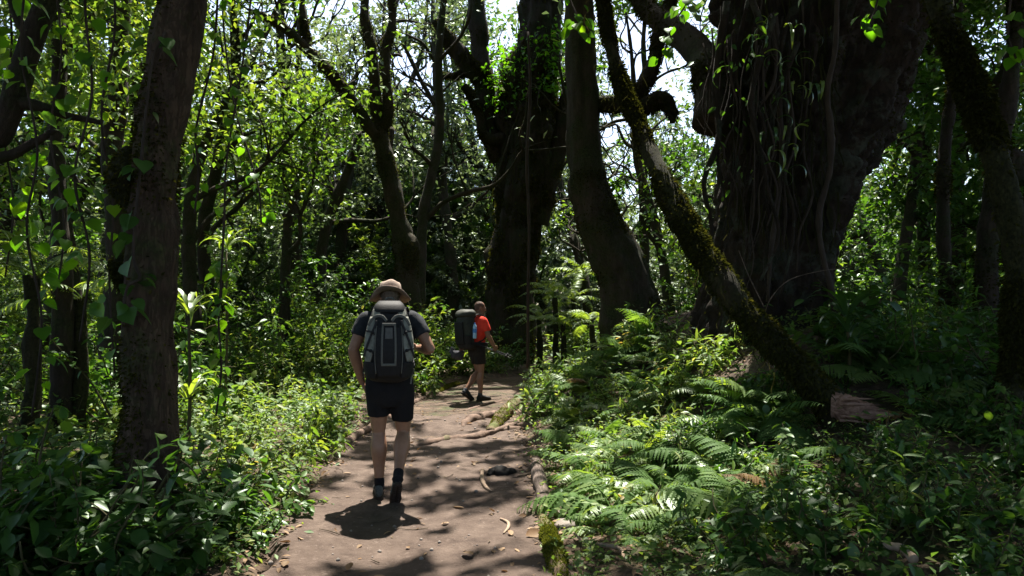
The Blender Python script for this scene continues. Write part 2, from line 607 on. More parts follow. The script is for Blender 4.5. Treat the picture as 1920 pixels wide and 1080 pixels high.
# ------------------------------------------------------------------ where the canopy is opened to let the sun through
LIT = [  # x, y, rx, ry, amount: openings shaped into the leaves so sun reaches chosen ground patches
    (-1.0, 5.1, .95, .75, 1), (-.95, 6.9, 1.0, 1.0, .75), (-.7, 8.8, 1.0, .9, .85), (-.7, 11.2, 1.3, 1.7, 1), (-.3, 14.3, 1.0, 1.6, .9),
    (-.1, 4.1, .4, .35, .85), (.1, 5.2, .35, .5, .7), (-1.2, 4.15, .25, .2, .7),
    (-2.6, 6.6, 1.1, 1.1, 1), (-3.4, 8.8, 1.8, 2.0, 1), (-5.2, 8.0, 1.6, 1.8, .92), (-4.2, 12, 2.4, 2.2, .93), (-7.5, 11.5, 2.5, 2.5, .75),
    (1.3, 5.6, 1.05, 1.05, 1), (1.9, 7.0, 1.0, .9, .97), (.8, 7.4, .6, 1.0, .95), (1.2, 9.6, .9, 1.0, .8), (1.7, 11.3, .8, .7, .6), 
    (1.2, 14.6, 1.0, 1.7, .9), (1.5, 18, 1.6, 1.6, .7), (-2.6, 15.5, 1.6, 2.0, .6),
    (6.3, 11.5, 1.3, 1.6, .6), (7.2, 8.5, .9, 1.0, .6), (5.2, 13.6, 1.2, 1.5, .6),
    (-3.6, 4.2, .55, .5, .75), (-3.0, 3.0, .4, .5, .6), (-4.6, 5.4, .8, .7, .7), (-2.0, 3.9, .22, .35, .6), (2.85, 5.1, .3, .28, .8), (1.6, 16.5, 2.2, 2.4, 1), (1.1, 13, 1.0, 1.2, .9), (-3.2, 14.5, 2.4, 2.4, .93),
]


def lit(x, y):
    r = np.zeros_like(x)
    P = np.stack([x, y, x * 0], -1)
    wx, wy = x + .3 * noise(P, .9), y + .3 * noise(P + 17, .9)
    for cx, cy, rx, ry, s in LIT:
        r = np.maximum(r, s * (1 - sstep(.75, 1.25, np.hypot((wx - cx) / rx, (wy - cy) / ry))))
    far = sstep(11.5, 16, y)
    r = np.maximum(r, far * np.clip(.72 + .45 * noise(P, .35), .15, .95))
    return np.maximum(r, np.where(((x > 1.9) & (y < 7.5)) | ((x < -1.5) & (y < 4.4)), .01, .05))


GAPS = [(1190, 110, 42, 90), (1140, 235, 22, 40), (800, 170, 30, 55), (640, 335, 28, 24), (560, 385, 24, 20), (215, 70, 26, 50), (30, 215, 26, 40),
        (1175, 330, 25, 40), (690, 395, 26, 22), (760, 120, 26, 34), (555, 60, 26, 26), (450, 340, 18, 30), (1890, 60, 20, 36), (985, 60, 20, 30), (840, 330, 14, 20),
        (660, 140, 22, 28), (1125, 350, 16, 26), (920, 265, 16, 20), (1300, 60, 20, 34)]


def keep(P, rng):
    """Which leaf clumps stay: openings let the sun down and the sky through."""
    P = np.asarray(P, float)
    k = (P[:, 2] - .5) / SUN[2]
    q = lit(P[:, 0] - SUN[0] * k, P[:, 1] - SUN[1] * k)
    q = q * (1 - .75 * sstep(17, 24, P[:, 1] - SUN[1] * k))
    yg = P[:, 1] - SUN[1] * k
    ok = (rng.random(len(P)) > q) | (P[:, 2] < 2.2) | ((yg > 9.3) & (P[:, 2] < 7) & ((P[:, 0] < -2.6) | (P[:, 0] > 3.8)) & (rng.random(len(P)) < .55))
    px, py, d = project(P)
    for gx, gy, gw, gh in GAPS:
        inside = (np.hypot((px - gx) / gw, (py - gy) / gh) < 1.0) & (d > 6)
        ok &= ~(inside & (rng.random(len(P)) < .94))
    return ok


def clumps(A, C, per, spread, size, rng, leaf=LEAF_LO, flat=.7, jitter=.35, droop=.35, filt=True, rndc=True):
    """Sprays of leaves round the points C."""
    C = np.asarray(C, float).reshape(-1, 3)
    if len(C) == 0:
        return
    per = int(per)
    P = np.repeat(C, per, 0) + rng.normal(size=(len(C) * per, 3)) * spread * np.array([1, 1, flat])
    if filt:
        # openings have crisp edges, so single leaves are tested too
        m = keep(P, rng)
        P = P[m]
    n = len(P)
    ax = rdir(n, rng, .6)
    ax[:, 2] -= droop
    up = rdir(n, rng) * .8 + np.array([0, 0, 1.0])
    base = np.repeat(rng.random(len(C)), per)
    rn = base[m] if filt else base
    rn = np.clip(rn * .5 + rng.random(n) * .5, 0, 1)
    put(A, leaf, P, basis(ax, up), size * (1 + jitter * rng.normal(size=n).clip(-1.5, 2)), rn)


def wander(p0, d0, length, n, rng, wob=.25, rise=0.0):
    """A crooked branch line."""
    pts = [np.asarray(p0, float)]
    d = nrm(d0)
    for k in range(n):
        d = nrm(d + rng.normal(size=3) * wob + np.array([0, 0, rise]))
        pts.append(pts[-1] + d * length / n)
    return np.array(pts)


def blades(A, V, F, count, size, rng, down=.6, leaf=LEAF_LO, up_only=None, width=1.0, bare=.25):
    """Tufts of moss growing from a surface made of quads."""
    q = V[F]
    c, nn = q.mean(1), nrm(np.cross(q[:, 2] - q[:, 0], q[:, 3] - q[:, 1]))
    ar = np.linalg.norm(np.cross(q[:, 2] - q[:, 0], q[:, 3] - q[:, 1]), axis=1)
    w = ar * np.clip(bare + noise(c, 2.2) * 1.2, .02, 2)
    if up_only is not None:
        w = w * (nn[:, 2] > up_only)
    k = rng.choice(len(q), count, p=w / w.sum())
    b = rng.random((count, 2))
    P = q[k, 0] + (q[k, 1] - q[k, 0]) * b[:, :1] + (q[k, 3] - q[k, 0]) * b[:, 1:]
    ax = nn[k] + rng.normal(size=(count, 3)) * .5 - np.array([0, 0, down])
    lf = (leaf[0] * [1, width, 1], leaf[1])
    put(A, lf, P, basis(ax, rdir(count, rng)), size * (.4 + rng.random(count)))


def beard(A, P, length, rng, width=.012, strands=3):
    """Hanging strands of lichen."""
    for p in np.atleast_2d(P):
        for s in range(strands):
            L = length * (.4 + rng.random())
            q = p + rng.normal(size=3) * [.07, .07, .02]
            n = 5
            t = np.linspace(0, 1, n)
            c = q + np.stack([.05 * np.sin(t * 4 + rng.random() * 6) * t, .04 * np.cos(t * 5) * t, -L * t], -1)
            w = width * (1 - t * .8)
            a = rng.random() * 6.28
            e = np.array([math.cos(a), math.sin(a), 0])
            V = np.vstack([c - e * w[:, None], c + e * w[:, None]])
            i = np.arange(n - 1)
            A.add(V, np.stack([i, i + 1, i + 1 + n, i + n], -1), rng.random())


# ------------------------------------------------------------------ the trees one can tell apart
def tree_root(name, label, base, cat="tree", group=None):
    o = link(name, None, loc=base)
    tag(o, label, cat, group)
    return o


def local(o, V):
    return np.asarray(V, float) - np.array(o.location)


def part_tube(o, name, pts, rad, mat, **kw):
    A = Acc()
    V, F = tube(pts, rad, **kw)
    A.add(local(o, V), F)
    ob = link(name, A.mesh(name), mat, o)
    return ob, V, F[0]


def moss_part(o, V, F, n, size, seed, mat='moss', parent=None, **kw):
    A = Acc()
    blades(A, local(o, V), F, n, size, np.random.default_rng(seed), **kw)
    return kind(link("moss", A.mesh("moss"), M[mat], parent or o), "stuff")


CANOPY = []                                        # (tree root, xy) that carry the added roof of shade leaves


def pxline(rows):
    return [at(a, b, d) for a, b, d in rows]


# -- the brown trunk in front on the left
def sink(p, dz=.35):
    p = np.array(p, float)
    p[2] = H(p[0], p[1]) - dz
    return p


rows = [(283, 800, 4.55), (280, 640, 4.55), (281, 520, 4.55), (287, 400, 4.58), (298, 260, 4.6), (322, 120, 4.65), (342, 0, 4.7), (352, -140, 4.8)]
pts = pxline(rows)
b = sink(pts[0] + [0, 0, -.4])
o = tree_root("tree", "thick brown moss-patched trunk standing in front on the left", b)
rad = [.23, .185, .158, .155, .165, .165, .165, .155, .15, .13, .06]
pts = [b] + pts + [np.array([-2.1, 5.4, 7.5]), np.array([-1.8, 6.2, 11])]
t, V, F = part_tube(o, "trunk", pts, rad[:len(pts)], M['bark_left'], seg=56, n=190, rough=.13, freq=3.5, flute=.17, nfl=3.5, ridge=.05)
sel = V[F].mean(1)
moss_part(o, V, F[(sel[:, 0] < np.interp(sel[:, 2], [0, 6], [-2.4, -2.1])) | (RNG.random(len(F)) < .12)], 12000, .028, 1, bare=.45)
# burls on the left flank and a moss pad hanging on the right
for k, (px, py, r) in enumerate([(240, 330, .13), (262, 480, .1), (228, 505, .07)]):
    c = at(px, py, 4.55)
    A = Acc()
    V1, F1 = tube([c + [0, 0, r * 1.5], c + [0, -.02, r * .6], c, c - [0, 0, r * .8], c - [0, 0, r * 1.9]], [.02, r * .8, r, r * .75, .015], seg=16, n=18, rough=.35, freq=6)
    A.add(local(o, V1), F1)
    bu = link("burl", A.mesh("burl"), M['bark_moss'], o)
    moss_part(o, V1, F1[0], 1600, .024, 40 + k, parent=bu, down=1.2, bare=.8)
for k, (p0, dv) in enumerate([((-2.1, 5.4, 7.5), (-1, .6, .5)), ((-1.95, 5.8, 9), (1, .9, .5)), ((-2.1, 5.3, 7.0), (-.6, -.9, .5))]):
    w = wander(p0, dv, 4.5, 6, RNG)
    part_tube(o, "limb", w, np.linspace(.1, .02, 7), M['bark_left'], seg=8, n=20)
CANOPY.append((o, (-2.2, 7.0), 'leaf_dark'))

# -- giant buttressed trunk on the right
gb = np.array([3.15, 8.7, 0])
gb[2] = H(3.15, 8.7) - .4
o = tree_root("giant_tree", "giant dark fissured trunk hung with roots, widening upwards on the right bank", gb)
rows = [(1425, 700, 8.7), (1420, 610, 8.7), (1432, 520, 8.7), (1450, 420, 8.7), (1474, 310, 8.7), (1500, 200, 8.7), (1520, 90, 8.7), (1535, -40, 8.8), (1545, -200, 9.0)]
pts = [np.array([3.1, 8.7, gb[2]])] + pxline(rows) + [np.array([4.3, 9.6, 9.5])]
rad = [1.15, .95, .82, .78, .82, .93, 1.08, 1.2, 1.3, 1.25, .9]
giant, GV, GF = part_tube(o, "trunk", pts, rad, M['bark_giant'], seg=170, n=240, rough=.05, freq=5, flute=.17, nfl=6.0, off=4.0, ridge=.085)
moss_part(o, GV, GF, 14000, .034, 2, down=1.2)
rng = np.random.default_rng(31)
# hanging aerial roots on its left half
for k in range(34):
    px0 = 1330 + 210 * rng.random() ** 1.3
    top, bot = -30 + 120 * rng.random(), 330 + 260 * rng.random()
    d0 = 7.55 - .35 * (1 - abs((px0 - 1440) / 130)) + .2 * rng.random()
    rr = [(px0 + rng.normal() * 11 - 5 * q, top + (bot - top) * q / 6, d0 + .008 * q + rng.normal() * .03) for q in range(7)]
    r0 = .008 + .04 * rng.random() ** 3
    part_tube(o, "hanging_root", pxline(rr), np.linspace(r0, r0 * .4, 7), M['vine_bark'] if k % 2 else M['bark_giant'], seg=7, n=22, rough=.3, freq=8)
A = Acc()
sel = GV[GF].mean(1)
gx, gy, gd = project(sel)
sel = sel[(gy < 420) & (gx < 1560) & (gd < 8.4)]
beard(A, local(o, sel[rng.choice(len(sel), 260)] - [0, .04, 0]), .4, rng, .012, 3)
kind(link("hanging_moss", A.mesh("hanging_moss"), M['beard'], o), "stuff")
A = Acc()
cc = np.array([at(px, py, 7.35) for px, py in [(1345, 60), (1370, 120), (1400, 40), (1360, 210), (1440, 110), (1470, 30), (1385, 290), (1345, 330), (1480, 200), (1420, 180)]])
clumps(A, local(o, cc), 11, .16, .08, rng, LEAF_MID, flat=1.3, droop=1.0, filt=False)
link("epiphyte_leaves", A.mesh("epiphyte_leaves"), M['leaf_dark'], o)
# big limbs: one arching to the left, others above the frame
for w, r in [(pxline([(1345, 230, 8.2), (1338, 160, 8.4), (1310, 100, 8.8), (1265, 55, 9.3), (1215, 20, 9.9), (1180, -60, 10.4)]), [.3, .24, .2, .17, .15, .12]),
             ([(4.0, 9.4, 8.6), (6, 11, 11), (8.5, 12.5, 12.5)], [.7, .45, .2]), ([(4.0, 9.4, 8.6), (3, 11, 11), (1.5, 13.5, 13)], [.6, .4, .15]), ([(4, 9.2, 8.4), (4.6, 6, 11), (4.8, 3, 12.6)], [.6, .35, .15])]:
    li, LV, LF = part_tube(o, "limb", w, r, M['bark_dark'], seg=14, n=40, rough=.15, freq=3)
    moss_part(o, LV, LF, 2500, .045, 5, parent=li, down=1.2)
CANOPY += [(o, (5.5, 11), 'leaf_dark'), (o, (2.4, 12), 'leaf_dark'), (o, (4.6, 5), 'leaf_dark')]

# strangling vine that climbs the giant
rr = pxline([(1572, 610, 7.5), (1558, 540, 7.42), (1541, 470, 7.4), (1536, 400, 7.38), (1556, 320, 7.3), (1558, 250, 7.2), (1552, 170, 7.1), (1566, 90, 7.0), (1570, -30, 6.95)])
v = tag(link("climbing_vine", tubemesh("climbing_vine", rr, [.04, .034, .028, .032, .028, .034, .028, .026, .022], seg=12, n=70, rough=.25, freq=9), M['vine_bark']),
        "bare twisting brown vine stem climbing the giant trunk", "vine")

# -- mossy leaning trunk that slants across the right half
rows = [(1605, 930, 5.6), (1594, 850, 5.65), (1566, 765, 5.7), (1490, 680, 5.85), (1400, 590, 6.1), (1335, 500, 6.4), (1285, 420, 6.7), (1240, 330, 7.0), (1200, 240, 7.4), (1163, 150, 7.8), (1140, 60, 8.1), (1128, -40, 8.4), (1120, -200, 9.0)]
pts = pxline(rows)
b = sink(pts[0], .2)
pts[0] = b
o = tree_root("leaning_tree", "slanting moss-covered trunk leaning across the fern bank from its torn stump", b)
rad = [.16, .145, .13, .115, .1, .108, .112, .094, .08, .076, .074, .074, .07]
t, LV, LF = part_tube(o, "trunk", pts + [np.array([1.1, 10.5, 10.5])], rad + [.05], M['bark_moss'], seg=28, n=190, rough=.22, freq=4.5)
moss_part(o, LV, LF, 30000, .038, 3, down=.9, bare=.8)
A = Acc()
sel = LV[LF].mean(1)
kk = RNG.choice(len(sel), 220)
beard(A, local(o, sel[kk] - [0, 0, .08]), .16, RNG, .008, 3)
kind(link("hanging_moss", A.mesh("hanging_moss"), M['beard'], o), "stuff")
# torn shard of bark sticking out of its foot
A = Acc()
A.add(*tube(pxline([(1560, 762, 5.6), (1592, 766, 5.52), (1618, 770, 5.47), (1640, 774, 5.44), (1676, 779, 5.4)]), [.046, .046, .036, .022, .002], seg=22, n=60, rough=.3, freq=24, flat=2.3))
for x1, y1, y0, w in [(1640, 748, 750, .012), (1652, 760, 758, .013), (1628, 794, 788, .011), (1655, 787, 780, .01)]:
    A.add(*tube(pxline([(1575, y0, 5.5), (1605, (y0 + y1) / 2 - 1, 5.44), (x1, y1, 5.43)]), [w, w * .8, .001], seg=8, n=20, rough=.4, freq=30))
A.V = [v - np.array(o.location) for v in A.V]
link("torn_bark", A.mesh("torn_bark"), M['wood_torn'], o)
CANOPY.append((o, (1.1, 10.5), 'leaf_fresh'))

# -- smooth straight trunk that bends out from the mound
rows = [(1190, 640, 12.0), (1180, 560, 12.0), (1165, 500, 12.0), (1128, 430, 12.0), (1105, 360, 12.0), (1096, 280, 12.0), (1092, 180, 12.0), (1088, 80, 12.1), (1084, -60, 12.2), (1080, -220, 12.4)]
pts = pxline(rows)
b = sink(pts[0])
o = tree_root("tree", "straight bare trunk with a swollen foot curving out of the fern mound", b)
t, V, F = part_tube(o, "trunk", [b] + pts + [np.array([1.0, 13, 11]), np.array([.8, 13.4, 14])], [.7, .6, .53, .47, .41, .34, .29, .275, .27, .265, .26, .2, .08], M['bark_mid'], seg=44, n=150, rough=.1, freq=3, flute=.16, nfl=4)
moss_part(o, V, F[V[F].mean(1)[:, 2] < 4.0], 8000, .04, 6, down=1)
for w, r in [(pxline([(1098, 200, 12), (1150, 196, 11.9), (1205, 198, 11.7), (1240, 186, 11.6), (1258, 205, 11.5), (1262, 230, 11.4)]), [.15, .13, .13, .15, .12, .04]),
             (pxline([(1185, 205, 11.8), (1210, 150, 11.9), (1228, 110, 12), (1238, 50, 12.2), (1262, -10, 12.4)]), [.13, .14, .11, .11, .1]),
             ([(1.0, 13, 10), (-1, 13, 12.5), (-2.5, 13.5, 13.5)], [.16, .1, .04])]:
    li, LV2, LF2 = part_tube(o, "limb", w, r, M['bark_dark'], seg=12, n=40, rough=.3, freq=3.5)
    moss_part(o, LV2, LF2, 2500, .05, 7, parent=li, down=1.4)
CANOPY.append((o, (.9, 13.5), 'leaf_grey'))

# -- massive trunk overgrown with epiphytes in the middle
rows = [(962, 680, 20.0), (958, 600, 20.0), (962, 500, 20.0), (972, 400, 20.0), (986, 300, 20.0), (990, 220, 20.0), (992, 150, 20.0), (1010, 80, 20.0), (1016, 0, 20.0), (1020, -100, 20.1)]
pts = pxline(rows)
b = sink(pts[0])
o = tree_root("tree", "massive overgrown trunk with leafy epiphytes rising behind the red-shirted hiker", b)
t, V, F = part_tube(o, "trunk", [b] + pts + [np.array([1.0, 20.5, 15]), np.array([1.1, 21, 18])], [1.0, .85, .72, .7, .72, .8, .9, .87, .65, .6, .58, .4, .15], M['bark_dark'], seg=50, n=150, rough=.14, freq=2.4, flute=.22, nfl=5)
moss_part(o, V, F, 17000, .09, 8, down=1.4)
for w, r in [(pxline([(940, 300, 20.0), (915, 240, 19.9), (908, 170, 19.9), (900, 100, 20.0), (893, 20, 20.1), (886, -60, 20.2)]), [.27, .27, .29, .26, .26, .22]),
             (pxline([(908, 150, 19.9), (885, 130, 19.7), (860, 100, 19.6), (838, 70, 19.5), (815, 38, 19.4)]), [.28, .26, .25, .21, .13]),
             (pxline([(880, 135, 19.8), (850, 142, 19.7), (830, 140, 19.6)]), [.12, .1, .07]),
             (pxline([(955, 255, 19.8), (925, 262, 19.6), (905, 250, 19.5), (898, 215, 19.4), (885, 180, 19.4), (870, 160, 19.4)]), [.18, .16, .14, .13, .13, .08]),
             (pxline([(1010, 420, 19.8), (1030, 340, 19.7), (1048, 270, 19.6), (1060, 200, 19.6), (1075, 120, 19.7)]), [.29, .27, .25, .22, .17]),
             ([(.8, 15.5, 11.5), (3, 16, 13.5), (5, 17, 19.5)], [.25, .15, .05]), ([(1, 20.5, 13.5), (-2, 21, 15.5), (-4.5, 21, 17)], [.25, .15, .05])]:
    li, LV2, LF2 = part_tube(o, "limb", w, r, M['bark_dark'], seg=12, n=44, rough=.22, freq=3)
    moss_part(o, LV2, LF2, 3000, .06, 9, parent=li, down=1.6)
A = Acc()
sel = V[F].mean(1)
sel = sel[(sel[:, 2] > 5) & (sel[:, 2] < 10)]
beard(A, local(o, sel[RNG.choice(len(sel), 300)]), .7, RNG, .016, 2)
kind(link("hanging_moss", A.mesh("hanging_moss"), M['beard'], o), "stuff")
A = Acc()
cc = np.array([at(px, py, d) for px, py, d in [(1000, 110, 19.3), (1035, 130, 19.3), (965, 130, 19.4), (940, 150, 19.5), (1050, 90, 19.4), (1025, 165, 19.3), (980, 180, 19.3), (1000, 80, 19.4), (1065, 150, 19.5), (950, 100, 19.5), (920, 200, 19.6), (1040, 60, 19.5)]])
clumps(A, local(o, cc), 120, .27, .13, np.random.default_rng(4), LEAF_MID, filt=False)
link("epiphyte_leaves", A.mesh("epiphyte_leaves"), M['leaf_vine'], o)
CANOPY.append((o, (1, 21), 'leaf_grey'))

# thin bare pole-like stem in front of it
rr = pxline([(990, 690, 13.2), (990, 560, 13.2), (992, 430, 13.2), (988, 300, 13.2), (994, 170, 13.3), (990, 60, 13.4)])
tag(link("hanging_vine", tubemesh("hanging_vine", rr, [.035, .03, .028, .032, .028, .02], seg=8, n=50, rough=.2, freq=4), M['vine_bark']), "thin pole-straight vine stem hanging before the massive overgrown trunk", "vine")

# -- forked tree behind the hiker
rows = [(765, 560, 15), (758, 470, 15), (745, 400, 15), (730, 330, 15), (718, 275, 15), (712, 240, 15)]
pts = pxline(rows)
b = sink(pts[0])
o = tree_root("tree", "slender forked tree with a long arching limb behind the hatted hiker", b)
t, V, F = part_tube(o, "trunk", [b] + pts, [.3, .26, .24, .2, .19, .18, .16], M['bark_mid'], seg=18, n=60, rough=.15, freq=3)
moss_part(o, V, F, 3000, .04, 10)
for w, r in [(pxline([(716, 268, 15), (690, 235, 14.8), (660, 190, 14.6), (630, 150, 14.4), (600, 115, 14.2), (575, 92, 14.1), (545, 62, 14), (505, 35, 13.8), (470, 20, 13.7)]), [.15, .14, .14, .13, .12, .11, .1, .08, .05]),
             (pxline([(713, 250, 15), (706, 200, 15), (702, 150, 15), (696, 90, 15.1), (684, 30, 15.2), (690, -60, 15.3)]), [.14, .13, .12, .12, .11, .1]),
             (pxline([(716, 245, 15), (728, 210, 14.9), (726, 160, 14.9), (722, 100, 14.9), (735, 40, 15), (730, -60, 15)]), [.13, .12, .1, .1, .1, .08]),
             (pxline([(578, 95, 14.1), (572, 50, 14.2), (565, 0, 14.3), (560, -60, 14.4)]), [.09, .08, .07, .06]),
             (pxline([(770, 520, 15.2), (752, 430, 15.3), (742, 360, 15.5), (728, 300, 15.6), (735, 240, 15.8)]), [.16, .14, .12, .1, .06]),
             (pxline([(748, 420, 15), (765, 450, 14.9), (768, 480, 14.9), (760, 520, 14.9)]), [.05, .18, .2, .1])]:
    li, LV2, LF2 = part_tube(o, "limb", w, r, M['bark_mid'], seg=10, n=40, rough=.2, freq=4)
    moss_part(o, LV2, LF2, 1500, .04, 11, parent=li)
A = Acc()
C = []
for (px, py, d) in [(520, 20, 13.8), (560, 60, 14), (610, 100, 14.3), (690, 20, 15), (735, 20, 15), (480, 60, 13.8), (640, 60, 14.6), (700, 80, 15), (585, 20, 14.3)]:
    C += [at(px, py, d) + RNG.normal(size=3) * [.7, .7, .4] for _ in range(14)]
C = np.array(C)
clumps(A, C, 45, .3, .12, RNG, LEAF_LO)
for ar in A.V:
    ar -= np.array(o.location)
link("crown", A.mesh("crown"), M['leaf_grey'], o)
CANOPY.append((o, (-2.9, 15), 'leaf_grey'))

# -- mossy trunk leaning along the right edge
rows = [(1885, 860, 5.2), (1892, 760, 5.2), (1905, 640, 5.2), (1908, 520, 5.2), (1895, 400, 5.2), (1868, 290, 5.2), (1832, 190, 5.25), (1795, 100, 5.3), (1762, 10, 5.35), (1735, -90, 5.4)]
pts = pxline(rows)
b = sink(pts[0])
o = tree_root("leaning_tree", "curved shaggy trunk at the edge, leaning left over the dark undergrowth", b)
t, V, F = part_tube(o, "trunk", [b] + pts + [np.array([2.9, 5.6, 6.5]), np.array([2.4, 6, 9])], [.18, .13, .1, .09, .088, .09, .095, .09, .085, .08, .08, .07, .04], M['bark_moss'], seg=24, n=120, rough=.2, freq=4)
moss_part(o, V, F, 16000, .038, 12, down=1)
CANOPY.append((o, (2.6, 6.5), 'leaf_dark'))
# a second trunk further in at the right edge
for rows, lab, r in [([(1850, 760, 8.5), (1850, 600, 8.5), (1856, 420, 8.5), (1880, 250, 8.6), (1900, 100, 8.7), (1910, -60, 8.8)], "dark upright trunk behind the curved shaggy one at the edge", [.2, .15, .13, .12, .11, .1, .09]),
                     ([(1770, 700, 10.5), (1776, 560, 10.5), (1768, 420, 10.5), (1772, 280, 10.6), (1790, 120, 10.8), (1800, -60, 11)], "thin dark trunk between the giant and the shaggy leaning trunk", [.16, .12, .1, .09, .085, .08, .07]),
                     ([(1905, 330, 12), (1880, 300, 12), (1870, 200, 12.1), (1900, 100, 12.2), (1935, -20, 12.4)], "crooked far trunk glimpsed beside the sky at the edge", [.3, .22, .16, .15, .14, .13])]:
    pts = pxline(rows)
    b = sink(pts[0])
    o = tree_root("tree", lab, b)
    t, V, F = part_tube(o, "trunk", [b] + pts, r, M['bark_dark'], seg=14, n=70, rough=.18, freq=3.5)
    moss_part(o, V, F, 3500, .04, 13)
    A = Acc()
    C = pts[-1] + RNG.normal(size=(60, 3)) * [1.5, 1.5, 1.0] + [0, 0, .6]
    C = C[project(C)[1] < 420]
    clumps(A, local(o, C), 40, .3, .11, RNG, LEAF_LO, filt=False)
    link("crown", A.mesh("crown"), M['leaf_dark'], o)
# dark boughs in the upper left corner
for rows, lab, r in [([(-60, 330, 6), (0, 250, 6), (30, 160, 6), (62, 70, 6.1), (95, -10, 6.2), (120, -90, 6.3)], "dark slanting trunk in the upper corner behind the leafy vines", [.12, .1, .09, .085, .08, .07]),
                     ([(118, 600, 7.5), (112, 420, 7.5), (105, 260, 7.5), (112, 120, 7.6), (100, -60, 7.7)], "straight thin dark trunk beyond the leafy vines", [.1, .09, .08, .075, .07]),
                     ([(215, 620, 9.5), (222, 450, 9.5), (212, 300, 9.5), (222, 140, 9.6), (230, -60, 9.8)], "dark trunk half hidden just left of the thick brown one", [.18, .15, .14, .13, .12])]:
    pts = pxline(rows)
    b = sink(pts[0], .2)
    if lab.startswith("dark slanting"):
        b = np.array([-6.2, 6.4, H(-6.2, 6.4) - .2])
    o = tree_root("tree", lab, b)
    t, V, F = part_tube(o, "trunk", [b] + pts, [r[0] * 1.4] + r, M['bark_dark'], seg=12, n=70, rough=.18, freq=3.5)
    if lab.startswith("dark slanting"):
        for w in (pxline([(20, 190, 6), (80, 200, 6), (120, 215, 6.1), (190, 230, 6.2)]), pxline([(-40, 300, 6), (20, 290, 6), (60, 270, 6), (110, 240, 6)]), pxline([(60, 75, 6.1), (30, 30, 6.1), (10, -30, 6.2)])):
            part_tube(o, "limb", w, np.linspace(.06, .02, len(w)), M['bark_dark'], seg=8, n=30, rough=.25, freq=5)
    A = Acc()
    C = pts[-2] + RNG.normal(size=(70, 3)) * [.9, .9, .7] + [0, 0, .5]
    clumps(A, local(o, C), 36, .26, .09, RNG, LEAF_LO, filt=False)
    link("crown", A.mesh("crown"), M['leaf_fresh'], o)


# ------------------------------------------------------------------ trees of the wood behind
def wood_tree(x, y, h, r, seed, leafm, label, group, lean=(0, 0), size=.13, per=42, lod=1.0, low=.28):
    rng = np.random.default_rng(seed)
    b = np.array([x, y, float(H(x, y)) - .25])
    o = tree_root("tree", label, b, group=group)
    n = 7
    tp = [np.zeros(3)]
    d = nrm(np.array([lean[0], lean[1], 1.0]))
    for k in range(n):
        d = nrm(d + rng.normal(size=3) * [.16, .16, .03] + [0, 0, .1])
        tp.append(tp[-1] + d * h / n)
    tp = np.array(tp)
    tr = r * np.array([1.35, 1, .9, .8, .68, .55, .4, .2])
    A = Acc()
    A.add(*tube(tp, tr, seg=12, n=50, rough=.2, freq=2.5, off=seed))
    C = []
    dense = spline(np.column_stack([tp, tr]), 60)
    nl = int(rng.integers(8, 12))
    for k in range(nl):
        t = low + (1 - low) * (k + rng.random() * .7) / nl
        s = dense[min(int(t * 59), 59)]
        a = rng.random() * 6.28
        L = (1.6 + 2.6 * rng.random()) * (1.15 - .5 * t) * h / 12
        w = wander(s[:3], (math.cos(a), math.sin(a), .5 + .7 * rng.random()), L, 6, rng, .32, .05)
        lr = s[3] * .55
        A.add(*tube(w, np.linspace(lr, .012, 7), seg=7, n=20, rough=.2, freq=4))
        for q in range(4):
            i = int(rng.integers(2, 6))
            dv = rng.normal(size=3) + (w[i] - w[i - 1]) * 2
            w2 = wander(w[i], dv, L * .5, 4, rng, .35, .05)
            A.add(*tube(w2, np.linspace(lr * .4, .008, 5), seg=5, n=10))
            C += [w2[-1], w2[-2], w2[-1] + rng.normal(size=3) * .3, w2[2] + rng.normal(size=3) * .25]
        C += [w[-1], w[-2], w[-1] + rng.normal(size=3) * .35]
    link("trunk", A.mesh("trunk"), M['bark_mid'], o)
    C = np.array(C)
    C = C + b
    C = C[keep(C, rng)]
    B = Acc()
    clumps(B, C, per, .26 * (h / 12) ** .5 + .08, size, rng)
    for ar in B.V:
        ar -= b
    link("crown", B.mesh("crown"), leafm, o)
    return o


